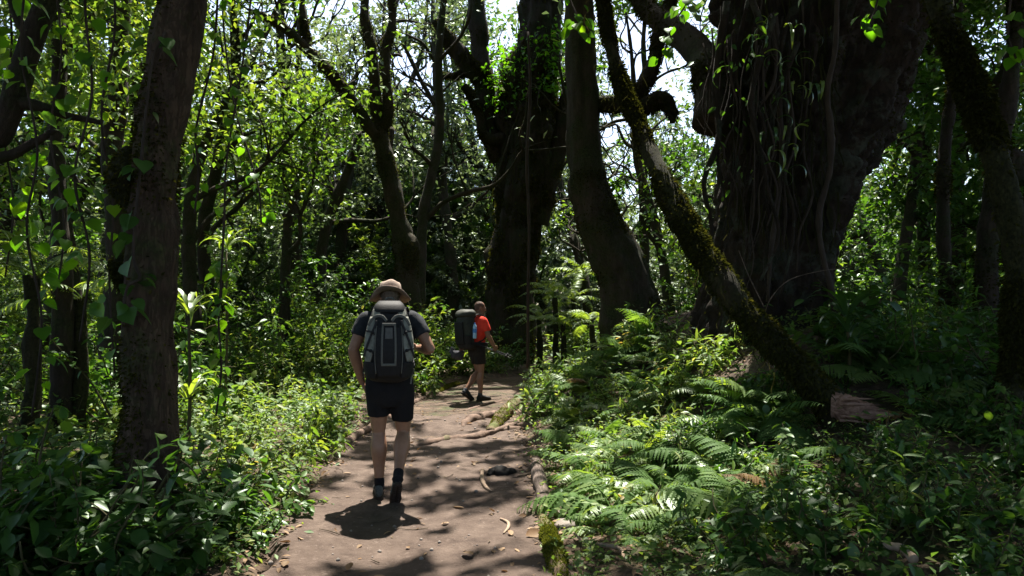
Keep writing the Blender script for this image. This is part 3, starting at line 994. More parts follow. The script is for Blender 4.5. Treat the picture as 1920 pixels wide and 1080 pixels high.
wood = [  # x px, depth, height, radius, leaf, lean
    (385, 12.5, 10, .13, 'leaf_fresh', .02), (440, 15.5, 12, .15, 'leaf_fresh', -.05), (500, 13.5, 10, .11, 'leaf_fresh', .06), (520, 19, 13, .2, 'leaf_dark', .1),
    (590, 18, 13, .16, 'leaf_grey', -.04), (622, 22, 14, .2, 'leaf_grey', .06), (780, 17, 15, .15, 'leaf_grey', -.1), (560, 25, 14, .2, 'leaf_grey', -.1),
    (660, 27, 15, .22, 'leaf_grey', .04), (840, 22, 15, .2, 'leaf_grey', -.05), (710, 31, 16, .24, 'leaf_grey', .02), (880, 28, 15, .2, 'leaf_dark', .08),
    (150, 11, 10, .12, 'leaf_fresh', .05), (40, 13, 11, .15, 'leaf_dark', .1), (300, 16, 12, .16, 'leaf_fresh', 0), (200, 20, 13, .2, 'leaf_dark', -.05),
    (60, 22, 14, .2, 'leaf_dark', .03), (-80, 14, 12, .18, 'leaf_dark', .08), (350, 24, 14, .2, 'leaf_grey', .05), (470, 30, 15, .22, 'leaf_grey', -.03),
    (1110, 24, 14, .2, 'leaf_grey', .05), (1170, 19, 9, .14, 'leaf_fresh', -.08), (1230, 23, 13, .18, 'leaf_grey', .05), (1270, 17, 10, .14, 'leaf_dark', 0),
    (1150, 32, 14, .22, 'leaf_grey', -.02), (1050, 30, 15, .2, 'leaf_grey', 0), (1290, 28, 15, .2, 'leaf_grey', .04), (960, 34, 16, .2, 'leaf_grey', 0),
    (1650, 13, 9, .12, 'leaf_dark', .05), (1720, 16, 11, .15, 'leaf_fresh', -.05), (1800, 14, 11, .15, 'leaf_dark', .05), (1690, 21, 12, .18, 'leaf_dark', 0),
    (1900, 18, 13, .18, 'leaf_dark', -.05), (1600, 24, 14, .2, 'leaf_dark', 0), (1820, 25, 14, .2, 'leaf_grey', 0), (1980, 14, 12, .18, 'leaf_dark', 0),
    (250, 30, 15, .2, 'leaf_grey', 0), (100, 32, 15, .2, 'leaf_grey', 0), (800, 36, 16, .2, 'leaf_grey', 0), (600, 36, 16, .2, 'leaf_grey', 0), (1400, 26, 15, .2, 'leaf_dark', 0),
]


def place(base, x, y):
    """Adds to a label what the thing stands beside, behind or between."""
    px, py, d = project(np.array([x, y, .5]))
    near = [(120, "in the bottom left corner"), (230, "left of the brown trunk"), (350, "at the foot of the brown trunk"), (460, "right of the brown trunk"), (620, "beside the near left path edge"), (960, "beside the path"),
            (1130, "beside the near right path edge"), (1280, "in the litter right of the path"), (1450, "in the right foreground"), (1600, "below the slanting trunk"), (1760, "below the torn bark shard"), (1840, "left of the shaggy leaning trunk's foot"), (1905, "in front of the shaggy leaning trunk"), (9999, "in the bottom right corner")]
    far = [(40, "at the left edge"), (140, "behind the leftmost vines"), (230, "left of the brown trunk"), (345, "behind the brown trunk"), (430, "just right of the brown trunk"), (520, "halfway between trunk and hatted hiker"), (610, "left of the hatted hiker's elbow"),
           (690, "at the hatted hiker's left side"), (790, "beyond the hatted hiker"), (860, "between the two hikers"), (930, "beyond the red-shirted hiker"), (1010, "by the massive trunk"), (1090, "at the path's bend"), (1180, "near the bent trunk"), (1260, "right of the bent trunk"),
           (1350, "behind the slanting trunk"), (1450, "below the giant trunk's left side"), (1560, "below the giant trunk"), (1650, "right of the giant trunk's foot"), (1740, "right of the giant trunk"), (1830, "left of the shaggy leaning trunk"), (9999, "at the right edge")]
    w = next(t for q, t in (near if d < 5.8 else far) if px < q)
    dep = ", nearest the camera" if d < 3.9 else ", in front" if d < 4.8 else "" if d < 9 else ", further back" if d < 14 else ", deep in the wood" if d < 22 else ", very far off"
    return base + " " + w + dep


WHO = {'leaf_fresh': ("slender bright green tree", "bright green trees of the wood behind"),
       'leaf_grey': ("tall tree with pale grey-green leaves", "pale grey-green trees of the wood behind"),
       'leaf_dark': ("dark green leafy tree", "dark green trees of the wood behind")}
for k, (px, d, h, r, lm, ln) in enumerate(wood):
    p = at(px, 600, d)
    wood_tree(p[0], p[1], h, r, 100 + k, M[lm], place(WHO[lm][0], p[0], p[1]), WHO[lm][1], lean=(ln, 0), size=.115 + .0025 * d if d < 24 else .22, per=42 if d < 24 else 25)

# unseen roof of leaves added for shade: shared out to trees, opened for sun patches
rng = np.random.default_rng(77)
N = 5200
C = np.column_stack([rng.uniform(-13, 13, N), rng.uniform(-9, 27, N), rng.uniform(8.5, 14, N)])
pyv = project(C)[1]
C = C[(pyv < -30) | (C[:, 1] < 0)]
for spec in [(-6.5, 2.5, "leaf_dark"), (6.8, 1.0, "leaf_dark"), (-4.0, -4.0, "leaf_dark"), (4.5, -4.5, "leaf_dark"), (-9.5, 8.5, "leaf_fresh"), (9.8, 7.0, "leaf_dark")]:  # unseen trees added around the camera to keep sky light off the scene
    x, y, lm = spec
    b = np.array([x, y, float(H(x, y)) - .2])
    o = tree_root("tree", "tall canopy tree added outside the view beside the camera to cast shade", b, group="shade trees added beside the camera")
    part_tube(o, "trunk", [b, b + [.1, 0, 3], b + [-.2, .2, 7], b + [.1, .3, 11]], [.32, .24, .2, .06], M['bark_mid'], seg=14, n=40, rough=.15, freq=2)
    CANOPY.append((o, (x, y + .3), lm))
C = C[keep(C, rng)]
xy = np.array([c[1] for c in CANOPY])
own = np.argmin(np.linalg.norm(C[:, None, :2] - xy[None], axis=2), axis=1)
for k, (o, c, lm) in enumerate(CANOPY):
    mine = C[own == k]
    if len(mine) == 0:
        continue
    A = Acc()
    clumps(A, mine, 34, .5, .32, rng)
    for ar in A.V:
        ar -= np.array(o.location)
    link("crown", A.mesh("crown"), M[lm], o)

# ------------------------------------------------------------------ far wood that reads as one mass
rng = np.random.default_rng(5)
A = Acc()
N = 3200
ang = rng.uniform(-.9, .9, N)
dist = rng.uniform(34, 70, N)
z = np.where(rng.random(N) < .6, rng.uniform(0, 8, N), rng.uniform(6, 22, N))
C = np.column_stack([np.sin(ang) * dist, np.cos(ang) * dist, z])
ok = (noise(C * [1, 1, .8], .14) > -.25) | (z < 6)
C = C[ok]
C[:, 2] += H(C[:, 0], C[:, 1])
C = C[keep(C, rng)]
clumps(A, C, 36, .95, .42, rng)
kind(link("forest", A.mesh("forest"), M['leaf_grey']), "stuff", "distant wall of forest foliage behind the trees")

# ------------------------------------------------------------------ plant shapes shared by the copies
def shrub_mesh(seed, h, n_stem, n_leaf, size, leaf, spread=.5, droop=.3):
    rng = np.random.default_rng(seed)
    S, L = Acc(), Acc()
    P, D = [], []
    for k in range(n_stem):
        a = rng.random() * 6.28
        w = wander((rng.normal() * .05, rng.normal() * .05, -.05), (math.cos(a) * spread, math.sin(a) * spread, 1), h * (.6 + .5 * rng.random()), 5, rng, .22, -.02)
        S.add(*tube(w, np.linspace(.009, .003, 6) * (h ** .5) * 1.2, seg=5, n=10))
        for t in spline(w, 14)[3:]:
            P.append(t)
            D.append(w[-1] - w[0])
        for q in range(2):
            i = int(rng.integers(2, 5))
            w2 = wander(w[i], rng.normal(size=3) + [0, 0, .3], h * .4, 3, rng, .3)
            S.add(*tube(w2, [.005, .004, .003, .002], seg=4, n=6))
            for t in spline(w2, 8):
                P.append(t)
                D.append(w2[-1] - w2[0])
    P, D = np.array(P), nrm(np.array(D))
    k = rng.integers(0, len(P), n_leaf)
    p = P[k] + rng.normal(size=(n_leaf, 3)) * size * .25
    ax = nrm(D[k]) * .35 + rdir(n_leaf, rng, .5) - [0, 0, droop]
    up = rdir(n_leaf, rng) * .45 + [0, 0, 1]
    put(L, leaf, p, basis(ax, up), size * (.55 + .7 * rng.random(n_leaf)), np.clip(rng.normal(.5, .25, n_leaf), 0, 1))
    return S.mesh("stem"), L.mesh("foliage")


SH = {
    'low': [shrub_mesh(200 + k, .34, 5, 150, .075, LEAF_MID, .9) for k in range(4)],
    'mid': [shrub_mesh(210 + k, .62, 6, 240, .095, LEAF_MID, .7) for k in range(4)],
    'broad': [shrub_mesh(220 + k, .6, 6, 150, .095, LEAF_OVAL, .7) for k in range(3)],
    'lance': [shrub_mesh(270 + k, .55, 7, 170, .13, LEAF_LANCE, .8) for k in range(2)],
    'tiny': [shrub_mesh(275 + k, .3, 9, 260, .035, LEAF_OVAL, 1.1) for k in range(3)],
    'tall': [shrub_mesh(230 + k, 1.5, 7, 620, .11, LEAF_MID, .5) for k in range(4)],
    'sapling': [shrub_mesh(250 + k, 5.0, 6, 3600, .15, LEAF_LO, .42) for k in range(4)],
    'understorey': [shrub_mesh(260 + k, 9.0, 9, 7000, .2, LEAF_LO, .4) for k in range(3)],
    'thicket': [shrub_mesh(240 + k, 2.6, 9, 1500, .14, LEAF_LO, .5) for k in range(4)],
}


def shrub(kd, x, y, s, mat, name, label, cat, group, rng, dz=0.0):
    st, lf = SH[kd][int(rng.integers(len(SH[kd])))]
    key = lf.name + mat
    if key not in MATED:
        c = lf.copy()
        c.name = "foliage"
        c.materials.clear()
        c.materials.append(M[mat])
        MATED[key] = c
    o = link(name, None, loc=(x, y, float(H(x, y)) - .02 + dz), rot=(rng.normal() * .06, rng.normal() * .06, rng.random() * 6.28), scale=float(s))
    tag(o, label, cat, group)
    link("stem", st, M['bark_mid'] if kd in ('sapling', 'understorey') else M['stem'], o)
    link("foliage", MATED[key], None, o)
    return o


MATED = {}


def frond_mesh(seed, pairs=17, wide=.2, sub=8, a0=62, a1=-35, simple=False):
    """One arching fern frond of about unit length along +X."""
    rng = np.random.default_rng(seed)
    n = 40
    t = np.linspace(0, 1, n)
    ang = np.radians(a0 + (a1 - a0) * t ** .8)
    step = 1.0 / n
    C = np.stack([np.cumsum(np.cos(ang)) * step, .05 * np.sin(t * 3 + seed), np.cumsum(np.sin(ang)) * step], -1)
    A = Acc()
    A.add(*tube(C[::4], np.linspace(.008, .002, len(C[::4])), seg=5, n=20), .3)
    T = nrm(np.gradient(C, axis=0))
    P, AX, UP, S = [], [], [], []
    for k in range(pairs):
        u = .14 + .86 * (k + .5) / pairs
        i = min(int(u * (n - 1)), n - 1)
        L = wide * (math.sin(min(1, (u - .08) / .35) * math.pi / 2) ** .7) * (1 - max(0, (u - .35) / .65) ** 1.25) + .012
        up = np.cross(T[i], [0, 1, 0])
        up = -up if up[2] < 0 else up
        for sgn in (-1, 1):
            d = nrm(np.array([0, sgn, 0]) + T[i] * .45 - np.array([0, 0, .12 + .1 * rng.random()]) + rng.normal(size=3) * .05)
            P.append(C[i]); AX.append(d); UP.append(up + rng.normal(size=3) * .15); S.append(L * (.9 + .2 * rng.random()))
    P, AX, UP, S = map(np.array, (P, AX, UP, S))
    lf = (LEAF_PINNA[0] * [1, .8, 1], LEAF_PINNA[1]) if simple else LEAF_PINNA
    put(A, lf, P, basis(AX, UP), S, np.clip(.45 + .12 * rng.normal(size=len(P)), 0, 1))
    return A.mesh("frond")


FR = [frond_mesh(300 + k, 20 + k % 3, .23 + .03 * (k % 3), 7, 56 - 6 * k, -14 - 7 * k) for k in range(5)]
FRS = [frond_mesh(320 + k, 26, .15, 0, 66 - 9 * k, -40, True) for k in range(3)]
FRM = {}


def fern(x, y, s, n, mat, label, group, rng, simple=False, name="fern", z=None, tilt=0.0, az=None, spreadz=1.0):
    z = float(H(x, y)) if z is None else z
    o = link(name, None, loc=(x, y, z - .02))
    tag(o, label, "fern", group)
    src = FRS if simple else FR
    a0 = rng.random() * 6.28
    for k in range(n):
        i = int(rng.integers(len(src)))
        mat_ = mat
        if mat == 'fern' and rng.random() < .03:
            mat_ = 'fern_dry'
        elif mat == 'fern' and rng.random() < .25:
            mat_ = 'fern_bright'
        key = (i, simple, mat_)
        if key not in FRM:
            c = src[i].copy()
            c.name = "frond"
            c.materials.clear()
            c.materials.append(M[mat_])
            FRM[key] = c
        a = a0 + 6.28 * k / n + rng.normal() * .25 if az is None else az + rng.normal() * .7
        link("frond", FRM[key], None, o, loc=(0, 0, 0), rot=(rng.normal() * .18, rng.normal() * .2 + tilt, a), scale=float(s * (.7 + .5 * rng.random())))
    return o


def off_path(x, y, m=0.0):
    u, h = path_u(np.asarray(x), np.asarray(y))
    return (np.abs(u) - 1) * h > m


# ------------------------------------------------------------------ ferns
rng = np.random.default_rng(11)
FL = "feathery green fern among the sunlit ferns along the right edge of the path"
spots = [(1035, 690), (1075, 665), (1110, 700), (1060, 740), (1120, 760), (1020, 800), (1080, 800), (1150, 720), (1180, 790), (1100, 850), (1200, 860), (1260, 800),
         (1290, 740), (1350, 790), (1330, 860), (1250, 920), (1150, 920), (1210, 730), (1400, 800), (1420, 870), (1440, 780), (1480, 830), (1300, 960), (1380, 930), (1100, 940), (1230, 690), (1300, 690),
         (1050, 770), (1140, 820), (1230, 770), (1310, 820)]
spots += [(rng.uniform(1050, 1480), rng.uniform(690, 960)) for _ in range(52)]
spots += [(rng.uniform(1010, 1330), rng.uniform(610, 700)) for _ in range(34)]
spots = [(a, b) for a, b in spots if a > 1000 + max(0, b - 800) * .45]
for px, py in spots:
    g = ground_at(px, py + 45)
    if g[1] < 7.5 and not off_path(g[0], g[1], .42):
        continue
    fern(g[0] + rng.normal() * .08, g[1] + rng.normal() * .1, .4 + .36 * rng.random(), int(rng.integers(4, 8)), 'fern', place("feathery green fern", g[0], g[1]), "ferns on the right bank", rng)
for px, py, s, az, lab in [(1165, 610, .95, 0.2, "large dark fern arching out before the swollen tree foot"), (1230, 570, .8, .6, "fern growing on top of the mound under the bent trunk"),
                           (1450, 740, .8, 2.9, "wide fern spreading beside the foot of the slanting mossy trunk"), (1395, 700, .8, 2.2, "fern with tall curved fronds under the slanting mossy trunk")]:
    g = ground_at(px, py + 60)
    fern(g[0], g[1], s, 7, 'fern', lab, None, rng)
# bright ferns of the left verge
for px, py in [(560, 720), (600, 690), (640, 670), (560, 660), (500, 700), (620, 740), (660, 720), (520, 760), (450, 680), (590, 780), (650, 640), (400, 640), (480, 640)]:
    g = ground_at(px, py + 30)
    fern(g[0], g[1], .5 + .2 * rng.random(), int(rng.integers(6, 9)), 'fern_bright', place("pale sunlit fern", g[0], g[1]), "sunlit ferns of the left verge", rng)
for px, py, d, s, lab in [(1040, 560, 16.5, 1.15, "bright tree fern glowing behind the fern mound, above the path bend"), (1010, 600, 17.5, 1.2, "bright low fern beyond the bend of the path"),
                          (1110, 610, 14.5, 1.1, "bright fern at the foot of the bent trunk, beyond the mound"),
                          (60, 520, 6.6, 1.25, "large tree fern with hanging bright fronds at the left edge"), (150, 560, 7.6, 1.1, "tree fern with drooping fronds just left of the brown trunk")]:
    p = at(px, py, d)
    o = fern(p[0], p[1], s, 9, 'fern_bright', lab, None, rng, simple=True, name="tree_fern", z=p[2])
    g = float(H(p[0], p[1]))
    part_tube(o, "trunk", [(p[0], p[1], g - .1), (p[0] + .03, p[1], (g + p[2]) / 2), (p[0], p[1], p[2] + .02)], [.09, .07, .06], M['bark_moss'], seg=10, n=16, rough=.3, freq=9)
for px, py, d, s, lab in [(1075, 560, 17.5, 1.3, "bright tree fern standing between the massive and the bent trunk"), (1095, 520, 19, 1.4, "tall bright tree fern far behind the bent trunk"), (1055, 610, 16.2, 1.0, "bright fern low behind the path's bend")]:
    p = at(px, py, d)
    o = fern(p[0], p[1], s, 10, 'fern_bright', lab, None, rng, simple=True, name="tree_fern", z=p[2])
    g = float(H(p[0], p[1]))
    part_tube(o, "trunk", [(p[0], p[1], g - .1), (p[0] + .03, p[1], (g + p[2]) / 2), (p[0], p[1], p[2] + .02)], [.09, .07, .06], M['bark_moss'], seg=10, n=16, rough=.3, freq=9)
# dark ferns in the front corners
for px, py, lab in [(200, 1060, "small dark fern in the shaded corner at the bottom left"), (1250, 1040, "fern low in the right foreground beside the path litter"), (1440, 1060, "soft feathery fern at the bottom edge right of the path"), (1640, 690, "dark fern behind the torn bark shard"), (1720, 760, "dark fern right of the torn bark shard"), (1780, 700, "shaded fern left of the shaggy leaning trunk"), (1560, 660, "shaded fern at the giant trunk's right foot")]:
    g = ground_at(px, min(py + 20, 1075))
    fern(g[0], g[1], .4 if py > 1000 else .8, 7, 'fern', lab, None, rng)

# ------------------------------------------------------------------ leafy plants of the verges
rng = np.random.default_rng(12)
cnt = 0
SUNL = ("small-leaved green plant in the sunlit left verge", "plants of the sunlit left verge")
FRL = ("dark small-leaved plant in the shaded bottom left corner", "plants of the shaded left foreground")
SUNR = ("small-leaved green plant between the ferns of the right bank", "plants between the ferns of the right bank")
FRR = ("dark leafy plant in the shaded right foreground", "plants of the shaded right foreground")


def scatter(n, x0, x1, y0, y1, kinds, smin, smax, lab, name, margin=.12, mat=('leaf_ground',), tr=6, cond=None):
    made = 0
    for _ in range(n * tr):
        if made >= n:
            break
        x, y = rng.uniform(x0, x1), rng.uniform(y0, y1)
        if not off_path(x, y, margin):
            continue
        if cond is not None and not cond(x, y):
            continue
        kd, mt = str(rng.choice(kinds)), str(rng.choice(mat))
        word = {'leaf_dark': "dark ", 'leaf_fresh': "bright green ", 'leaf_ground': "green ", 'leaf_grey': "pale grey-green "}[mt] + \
            {'low': "low small-leaved plant", 'mid': "knee-high leafy plant", 'lance': "narrow-leaved plant", 'tiny': "tiny-leaved creeping plant", 'broad': "broad-leaved plant", 'tall': "tall leafy shrub", 'thicket': "bushy thicket", 'sapling': "bushy young tree", 'understorey': "slim leafy tree"}[kd]
        nm = {'broad': "broad_leaved_plant", 'lance': "narrow_leaved_plant", 'tiny': "creeping_plant"}.get(kd, name)
        shrub(kd, x, y, rng.uniform(smin, smax), mt, nm, place(word, x, y), {'sapling': "tree", 'understorey': "tree", 'tall': "shrub", 'thicket': "shrub"}.get(kd, "plant"), lab[1], rng)
        made += 1


left = lambda x, y: x < np.interp(y, _py, _pl)
right = lambda x, y: x > np.interp(y, _py, _pr)
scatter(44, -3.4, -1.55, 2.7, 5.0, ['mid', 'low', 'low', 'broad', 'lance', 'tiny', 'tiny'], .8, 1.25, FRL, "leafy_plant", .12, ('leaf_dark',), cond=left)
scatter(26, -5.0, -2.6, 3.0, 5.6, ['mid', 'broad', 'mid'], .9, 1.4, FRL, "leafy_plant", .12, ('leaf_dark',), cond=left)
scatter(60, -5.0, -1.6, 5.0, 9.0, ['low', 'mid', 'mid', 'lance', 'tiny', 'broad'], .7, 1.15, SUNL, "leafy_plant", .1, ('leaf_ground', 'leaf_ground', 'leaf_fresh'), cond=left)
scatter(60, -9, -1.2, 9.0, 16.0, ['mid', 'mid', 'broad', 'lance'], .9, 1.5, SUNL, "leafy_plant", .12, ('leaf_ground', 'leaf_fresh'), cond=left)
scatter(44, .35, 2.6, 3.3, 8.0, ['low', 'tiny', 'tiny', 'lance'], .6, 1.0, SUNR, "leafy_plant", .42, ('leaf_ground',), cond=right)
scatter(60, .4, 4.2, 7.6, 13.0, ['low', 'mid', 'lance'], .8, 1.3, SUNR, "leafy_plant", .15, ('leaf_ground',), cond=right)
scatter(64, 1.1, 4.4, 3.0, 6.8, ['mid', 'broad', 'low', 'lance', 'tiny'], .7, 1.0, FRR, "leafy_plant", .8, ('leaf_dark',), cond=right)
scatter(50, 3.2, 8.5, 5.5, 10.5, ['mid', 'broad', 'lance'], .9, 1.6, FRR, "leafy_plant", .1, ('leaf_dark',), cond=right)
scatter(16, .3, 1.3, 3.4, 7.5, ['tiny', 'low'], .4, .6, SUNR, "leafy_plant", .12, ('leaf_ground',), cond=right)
# taller shrubs
SB = ("waist-high leafy shrub beside the far path", "shrubs along the far path")
scatter(16, -5, 0, 13.0, 19.0, ['tall'], .7, 1.1, SB, "shrub", .25, ('leaf_dark', 'leaf_fresh'), cond=left)
scatter(14, -4.2, -.9, 13.6, 18.0, ['tall'], .9, 1.4, SB, "shrub", .3, ('leaf_ground', 'leaf_fresh'), cond=left)
scatter(24, 1.0, 4.5, 15.0, 21.0, ['tall'], .6, 1.1, SB, "shrub", .25, ('leaf_fresh',), cond=right)
TH = ("tall bushy thicket of the understorey in the wood behind", "thickets of the understorey")
scatter(26, -16, -3.5, 13, 26, ['thicket'], .7, 1.25, TH, "thicket", .5, ('leaf_dark', 'leaf_fresh'), cond=left)
scatter(14, -3.5, 4, 19, 30, ['thicket'], .8, 1.3, TH, "thicket", .8, ('leaf_fresh', 'leaf_grey'), cond=lambda x, y: not (-.5 < x < 4 and y < 23))
scatter(26, 3.6, 20, 12.5, 26, ['thicket'], .7, 1.3, TH, "thicket", .8, ('leaf_dark',), cond=right)
scatter(16, -8, -2.6, 10.5, 14.5, ['tall'], .7, 1.1, ("", "tall shrubs on the left"), "shrub", .3, ('leaf_fresh', 'leaf_ground'), cond=left)
scatter(16, -9, -4.2, 7.5, 13, ['tall'], .8, 1.3, ("tall leafy shrub behind the hanging vines on the left", "tall shrubs on the left"), "shrub", .3, ('leaf_fresh', 'leaf_dark'), cond=left)
scatter(14, 4.8, 9.5, 8.5, 13, ['tall'], .8, 1.3, ("tall dark shrub right of the giant trunk", "tall shrubs right of the giant trunk"), "shrub", .3, ('leaf_dark',), cond=right)
SP = ("bushy young tree filling the gaps between the trunks of the wood", "young trees of the wood behind")
scatter(24, -16, -3.0, 16, 26, ['sapling'], .7, 1.2, SP, "sapling", 1.0, ('leaf_dark', 'leaf_fresh', 'leaf_grey'), cond=left)
scatter(22, -8, 6, 22, 34, ['sapling'], .8, 1.4, SP, "sapling", 1.0, ('leaf_dark', 'leaf_grey'), cond=lambda x, y: not (-1.5 < x < 4.5 and y < 27))
scatter(26, 4.5, 20, 12, 26, ['sapling'], .7, 1.2, SP, "sapling", 1.0, ('leaf_dark', 'leaf_dark', 'leaf_fresh'), cond=right)
US = ("tall slim leafy tree crowding the far wood", "slim trees of the far wood")
scatter(18, -18, -4.5, 27, 38, ['understorey'], 1.2, 1.8, US, "tree", 1.0, ('leaf_grey',))
scatter(46, -30, 28, 25, 42, ['understorey'], .8, 1.5, US, "tree", 1.0, ('leaf_grey', 'leaf_grey', 'leaf_dark'))
scatter(8, -1.6, .2, 16.8, 18.6, ['tall'], .45, .75, ("leafy shrub where the path bends away before the massive trunk", "shrubs along the far path"), "shrub", .2, ('leaf_dark', 'leaf_ground'), cond=left)
# low plants right at the foot of the brown trunk
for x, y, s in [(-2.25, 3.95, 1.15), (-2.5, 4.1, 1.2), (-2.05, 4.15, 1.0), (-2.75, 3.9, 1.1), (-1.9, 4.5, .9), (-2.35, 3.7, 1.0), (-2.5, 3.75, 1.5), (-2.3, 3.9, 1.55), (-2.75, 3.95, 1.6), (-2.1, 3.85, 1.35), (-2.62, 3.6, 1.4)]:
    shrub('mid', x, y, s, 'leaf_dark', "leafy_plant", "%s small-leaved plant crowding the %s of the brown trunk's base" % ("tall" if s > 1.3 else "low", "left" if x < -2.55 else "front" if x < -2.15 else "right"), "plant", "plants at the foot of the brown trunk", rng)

# leafy mass between the single plants: nobody could count it
rng = np.random.default_rng(13)


def cover(n, x0, x1, y0, y1, size, h, per, dens=None):
    x, y = rng.uniform(x0, x1, n), rng.uniform(y0, y1, n)
    ok = off_path(x, y, .03)
    x, y = x[ok], y[ok]
    ok = noise(np.stack([x, y, x * 0], -1), .9) > -.45
    x, y = x[ok], y[ok]
    P = np.stack([x, y, H(x, y)], -1)
    P = np.repeat(P, per, 0)
    m = len(P)
    P = P + np.stack([rng.normal(size=m) * .09, rng.normal(size=m) * .09, h * rng.random(m) ** 1.2], -1)
    ax = rdir(m, rng, .4)
    up = rdir(m, rng) * .5 + [0, 0, 1]
    return P, basis(ax, up), size * (.5 + .8 * rng.random(m))


A = Acc()
put(A, LEAF_LO, *cover(2600, -7, 5, 2.6, 9, .055, .22, 13))
put(A, LEAF_LO, *cover(2600, -14, 12, 8, 20, .09, .4, 12))
put(A, LEAF_LO, *cover(1800, -30, 30, 18, 40, .2, .8, 12))
kind(link("ground_cover", A.mesh("ground_cover"), M['leaf_ground']), "stuff", "low leafy ground cover carpeting the forest floor")
A = Acc()
n = 20000
x, y = rng.uniform(-4, 4.5, n), rng.uniform(2.6, 13, n)
u, h = path_u(x, y)
w = np.exp(-np.clip(np.abs(np.abs(u) - 1.06), 0, 9) / .16) + .25
w = np.where((np.abs(u) < .85), .03, w * np.where(u > 0, 1.6, .9))
w = np.where((u > 1) & (u < 2.1) & (y < 7), .8, w)
k = rng.random(n) < w
x, y = x[k], y[k]
P = np.stack([x, y, H(x, y) + .008 + .02 * rng.random(len(x)) * (np.abs(path_u(x, y)[0]) > 1)], -1)
put(A, LEAF_MID, P, basis(rdir(len(P), rng, .12), rdir(len(P), rng) * .3 + [0, 0, 1]), .02 + .05 * rng.random(len(P)))
kind(link("leaf_litter", A.mesh("leaf_litter"), M['dead']), "stuff", "small dead leaves littering the path edges")
A = Acc()
n = 420
x, y = rng.uniform(-2.1, .6, n), rng.uniform(3.0, 13, n)
k = ~off_path(x, y, .1)
x, y = x[k], y[k]
for xx, yy in zip(x, y):
    r = .004 + .012 * rng.random() ** 2
    c = np.array([xx, yy, float(H(xx, yy)) + r * .3])
    V, F = tube([c + [0, 0, r * .8], c + [0, 0, r * .3], c - [0, 0, r * .3], c - [0, 0, r * .8]], [r * .4, r, r, r * .4], seg=6, n=4, rough=.3, freq=60)
    A.add(V, F, rng.random())
kind(link("grit", A.mesh("grit"), M['stone']), "stuff", "grit and pebbles lying on the trodden path")

A = Acc()
n = 900
x, y = rng.uniform(-3, 3, n), rng.uniform(2.8, 12, n)
u, h = path_u(x, y)
k = rng.random(n) < np.where(np.abs(u) < .8, .12, np.where(np.abs(u) < 1.3, .8, .1))
for xx, yy in zip(x[k], y[k]):
    L, a_, r = .03 + .12 * rng.random() ** 2, rng.random() * 6.28, .0015 + .003 * rng.random()
    e = np.array([math.cos(a_), math.sin(a_), 0]) * L
    q = [np.array([xx, yy, 0]) - e, np.array([xx, yy, 0]) + np.array([e[1], -e[0], 0]) * .25 * rng.normal(), np.array([xx, yy, 0]) + e]
    for v in q:
        v[2] = float(H(v[0], v[1])) + r * 1.5 + .004
    A.add(*tube(q, [r, r, r * .6], seg=5, n=6), rng.random())
kind(link("twig_litter", A.mesh("twig_litter"), M['twig']), "stuff", "broken twigs littering the path edges")

# ------------------------------------------------------------------ plants with strap leaves
def strap_mesh(seed, bend):
    n = 9
    t = np.linspace(0, 1, n)
    ang = np.radians(70 - bend * t ** 1.3)
    C = np.stack([np.cumsum(np.cos(ang)) / n, t * 0, np.cumsum(np.sin(ang)) / n], -1)
    w = .045 * np.sin(np.clip(t * .9 + .12, 0, 1) * math.pi) ** .7
    V = np.vstack([C + np.stack([t * 0, w, w * .35], -1), C, C + np.stack([t * 0, -w, w * .35], -1)])
    i = np.arange(n - 1)
    A = Acc()
    A.add(V, [np.stack([i, i + 1, i + 1 + n, i + n], -1), np.stack([i + n, i + n + 1, i + 1 + 2 * n, i + 2 * n], -1)], .5)
    return A.mesh("strap_leaf")


STR = [strap_mesh(k, 70 + 28 * k) for k in range(4)]
for m_ in STR:
    m_.materials.append(M['strap'])
STRB = []
for m_ in STR:
    c = m_.copy()
    c.name = "strap_leaf"
    c.materials.clear()
    c.materials.append(M['fern_bright'])
    STRB.append(c)


def strap_plant(p, h, whorls, per, s, label, rng, bright=False):
    o = link("strap_leaved_plant", None, loc=p)
    tag(o, label, "plant")
    if h > .05:
        part_tube(o, "stem", [p, p + [.02, 0, h * .5], p + [-.01, .01, h]], [.02, .016, .012], M['stem'], seg=7, n=10)
    for w in range(whorls):
        z = h * (1 if whorls == 1 else (.45 + .55 * w / (whorls - 1)))
        for k in range(per):
            a = 6.28 * k / per + w * .7 + rng.normal() * .15
            link("strap_leaf", (STRB if bright else STR)[int(rng.integers(4))], None, o, loc=(0, 0, z), rot=(rng.normal() * .15, rng.normal() * .15, a), scale=float(s * (.75 + .45 * rng.random())))
    return o


rng = np.random.default_rng(21)
p = at(1592, 770, 6.4)
p[2] = float(H(p[0], p[1]))
strap_plant(p, 1.42 - p[2] + .0, 3, 11, .52, "tall plant with whorls of long strap leaves behind the slanting trunk", rng)
p = at(425, 470, 8.5)
strap_plant(np.array([p[0], p[1], float(H(p[0], p[1]))]), p[2] - float(H(p[0], p[1])), 1, 16, .38, "thin stemmed plant with a pale starburst of narrow leaves behind the brown trunk", rng, True)
p = at(355, 600, 6.2)
strap_plant(np.array([p[0], p[1], float(H(p[0], p[1]))]), p[2] - float(H(p[0], p[1])), 2, 10, .5, "bright strap-leaved plant just right of the brown trunk", rng, True)
for px, py, lab in [(640, 690, "tuft of long grassy leaves beside the hatted hiker's elbow"), (590, 650, "tuft of long grassy leaves in the sunny left verge")]:
    g = ground_at(px, py + 40)
    strap_plant(g, 0.0, 1, 13, .75, lab, rng, True)

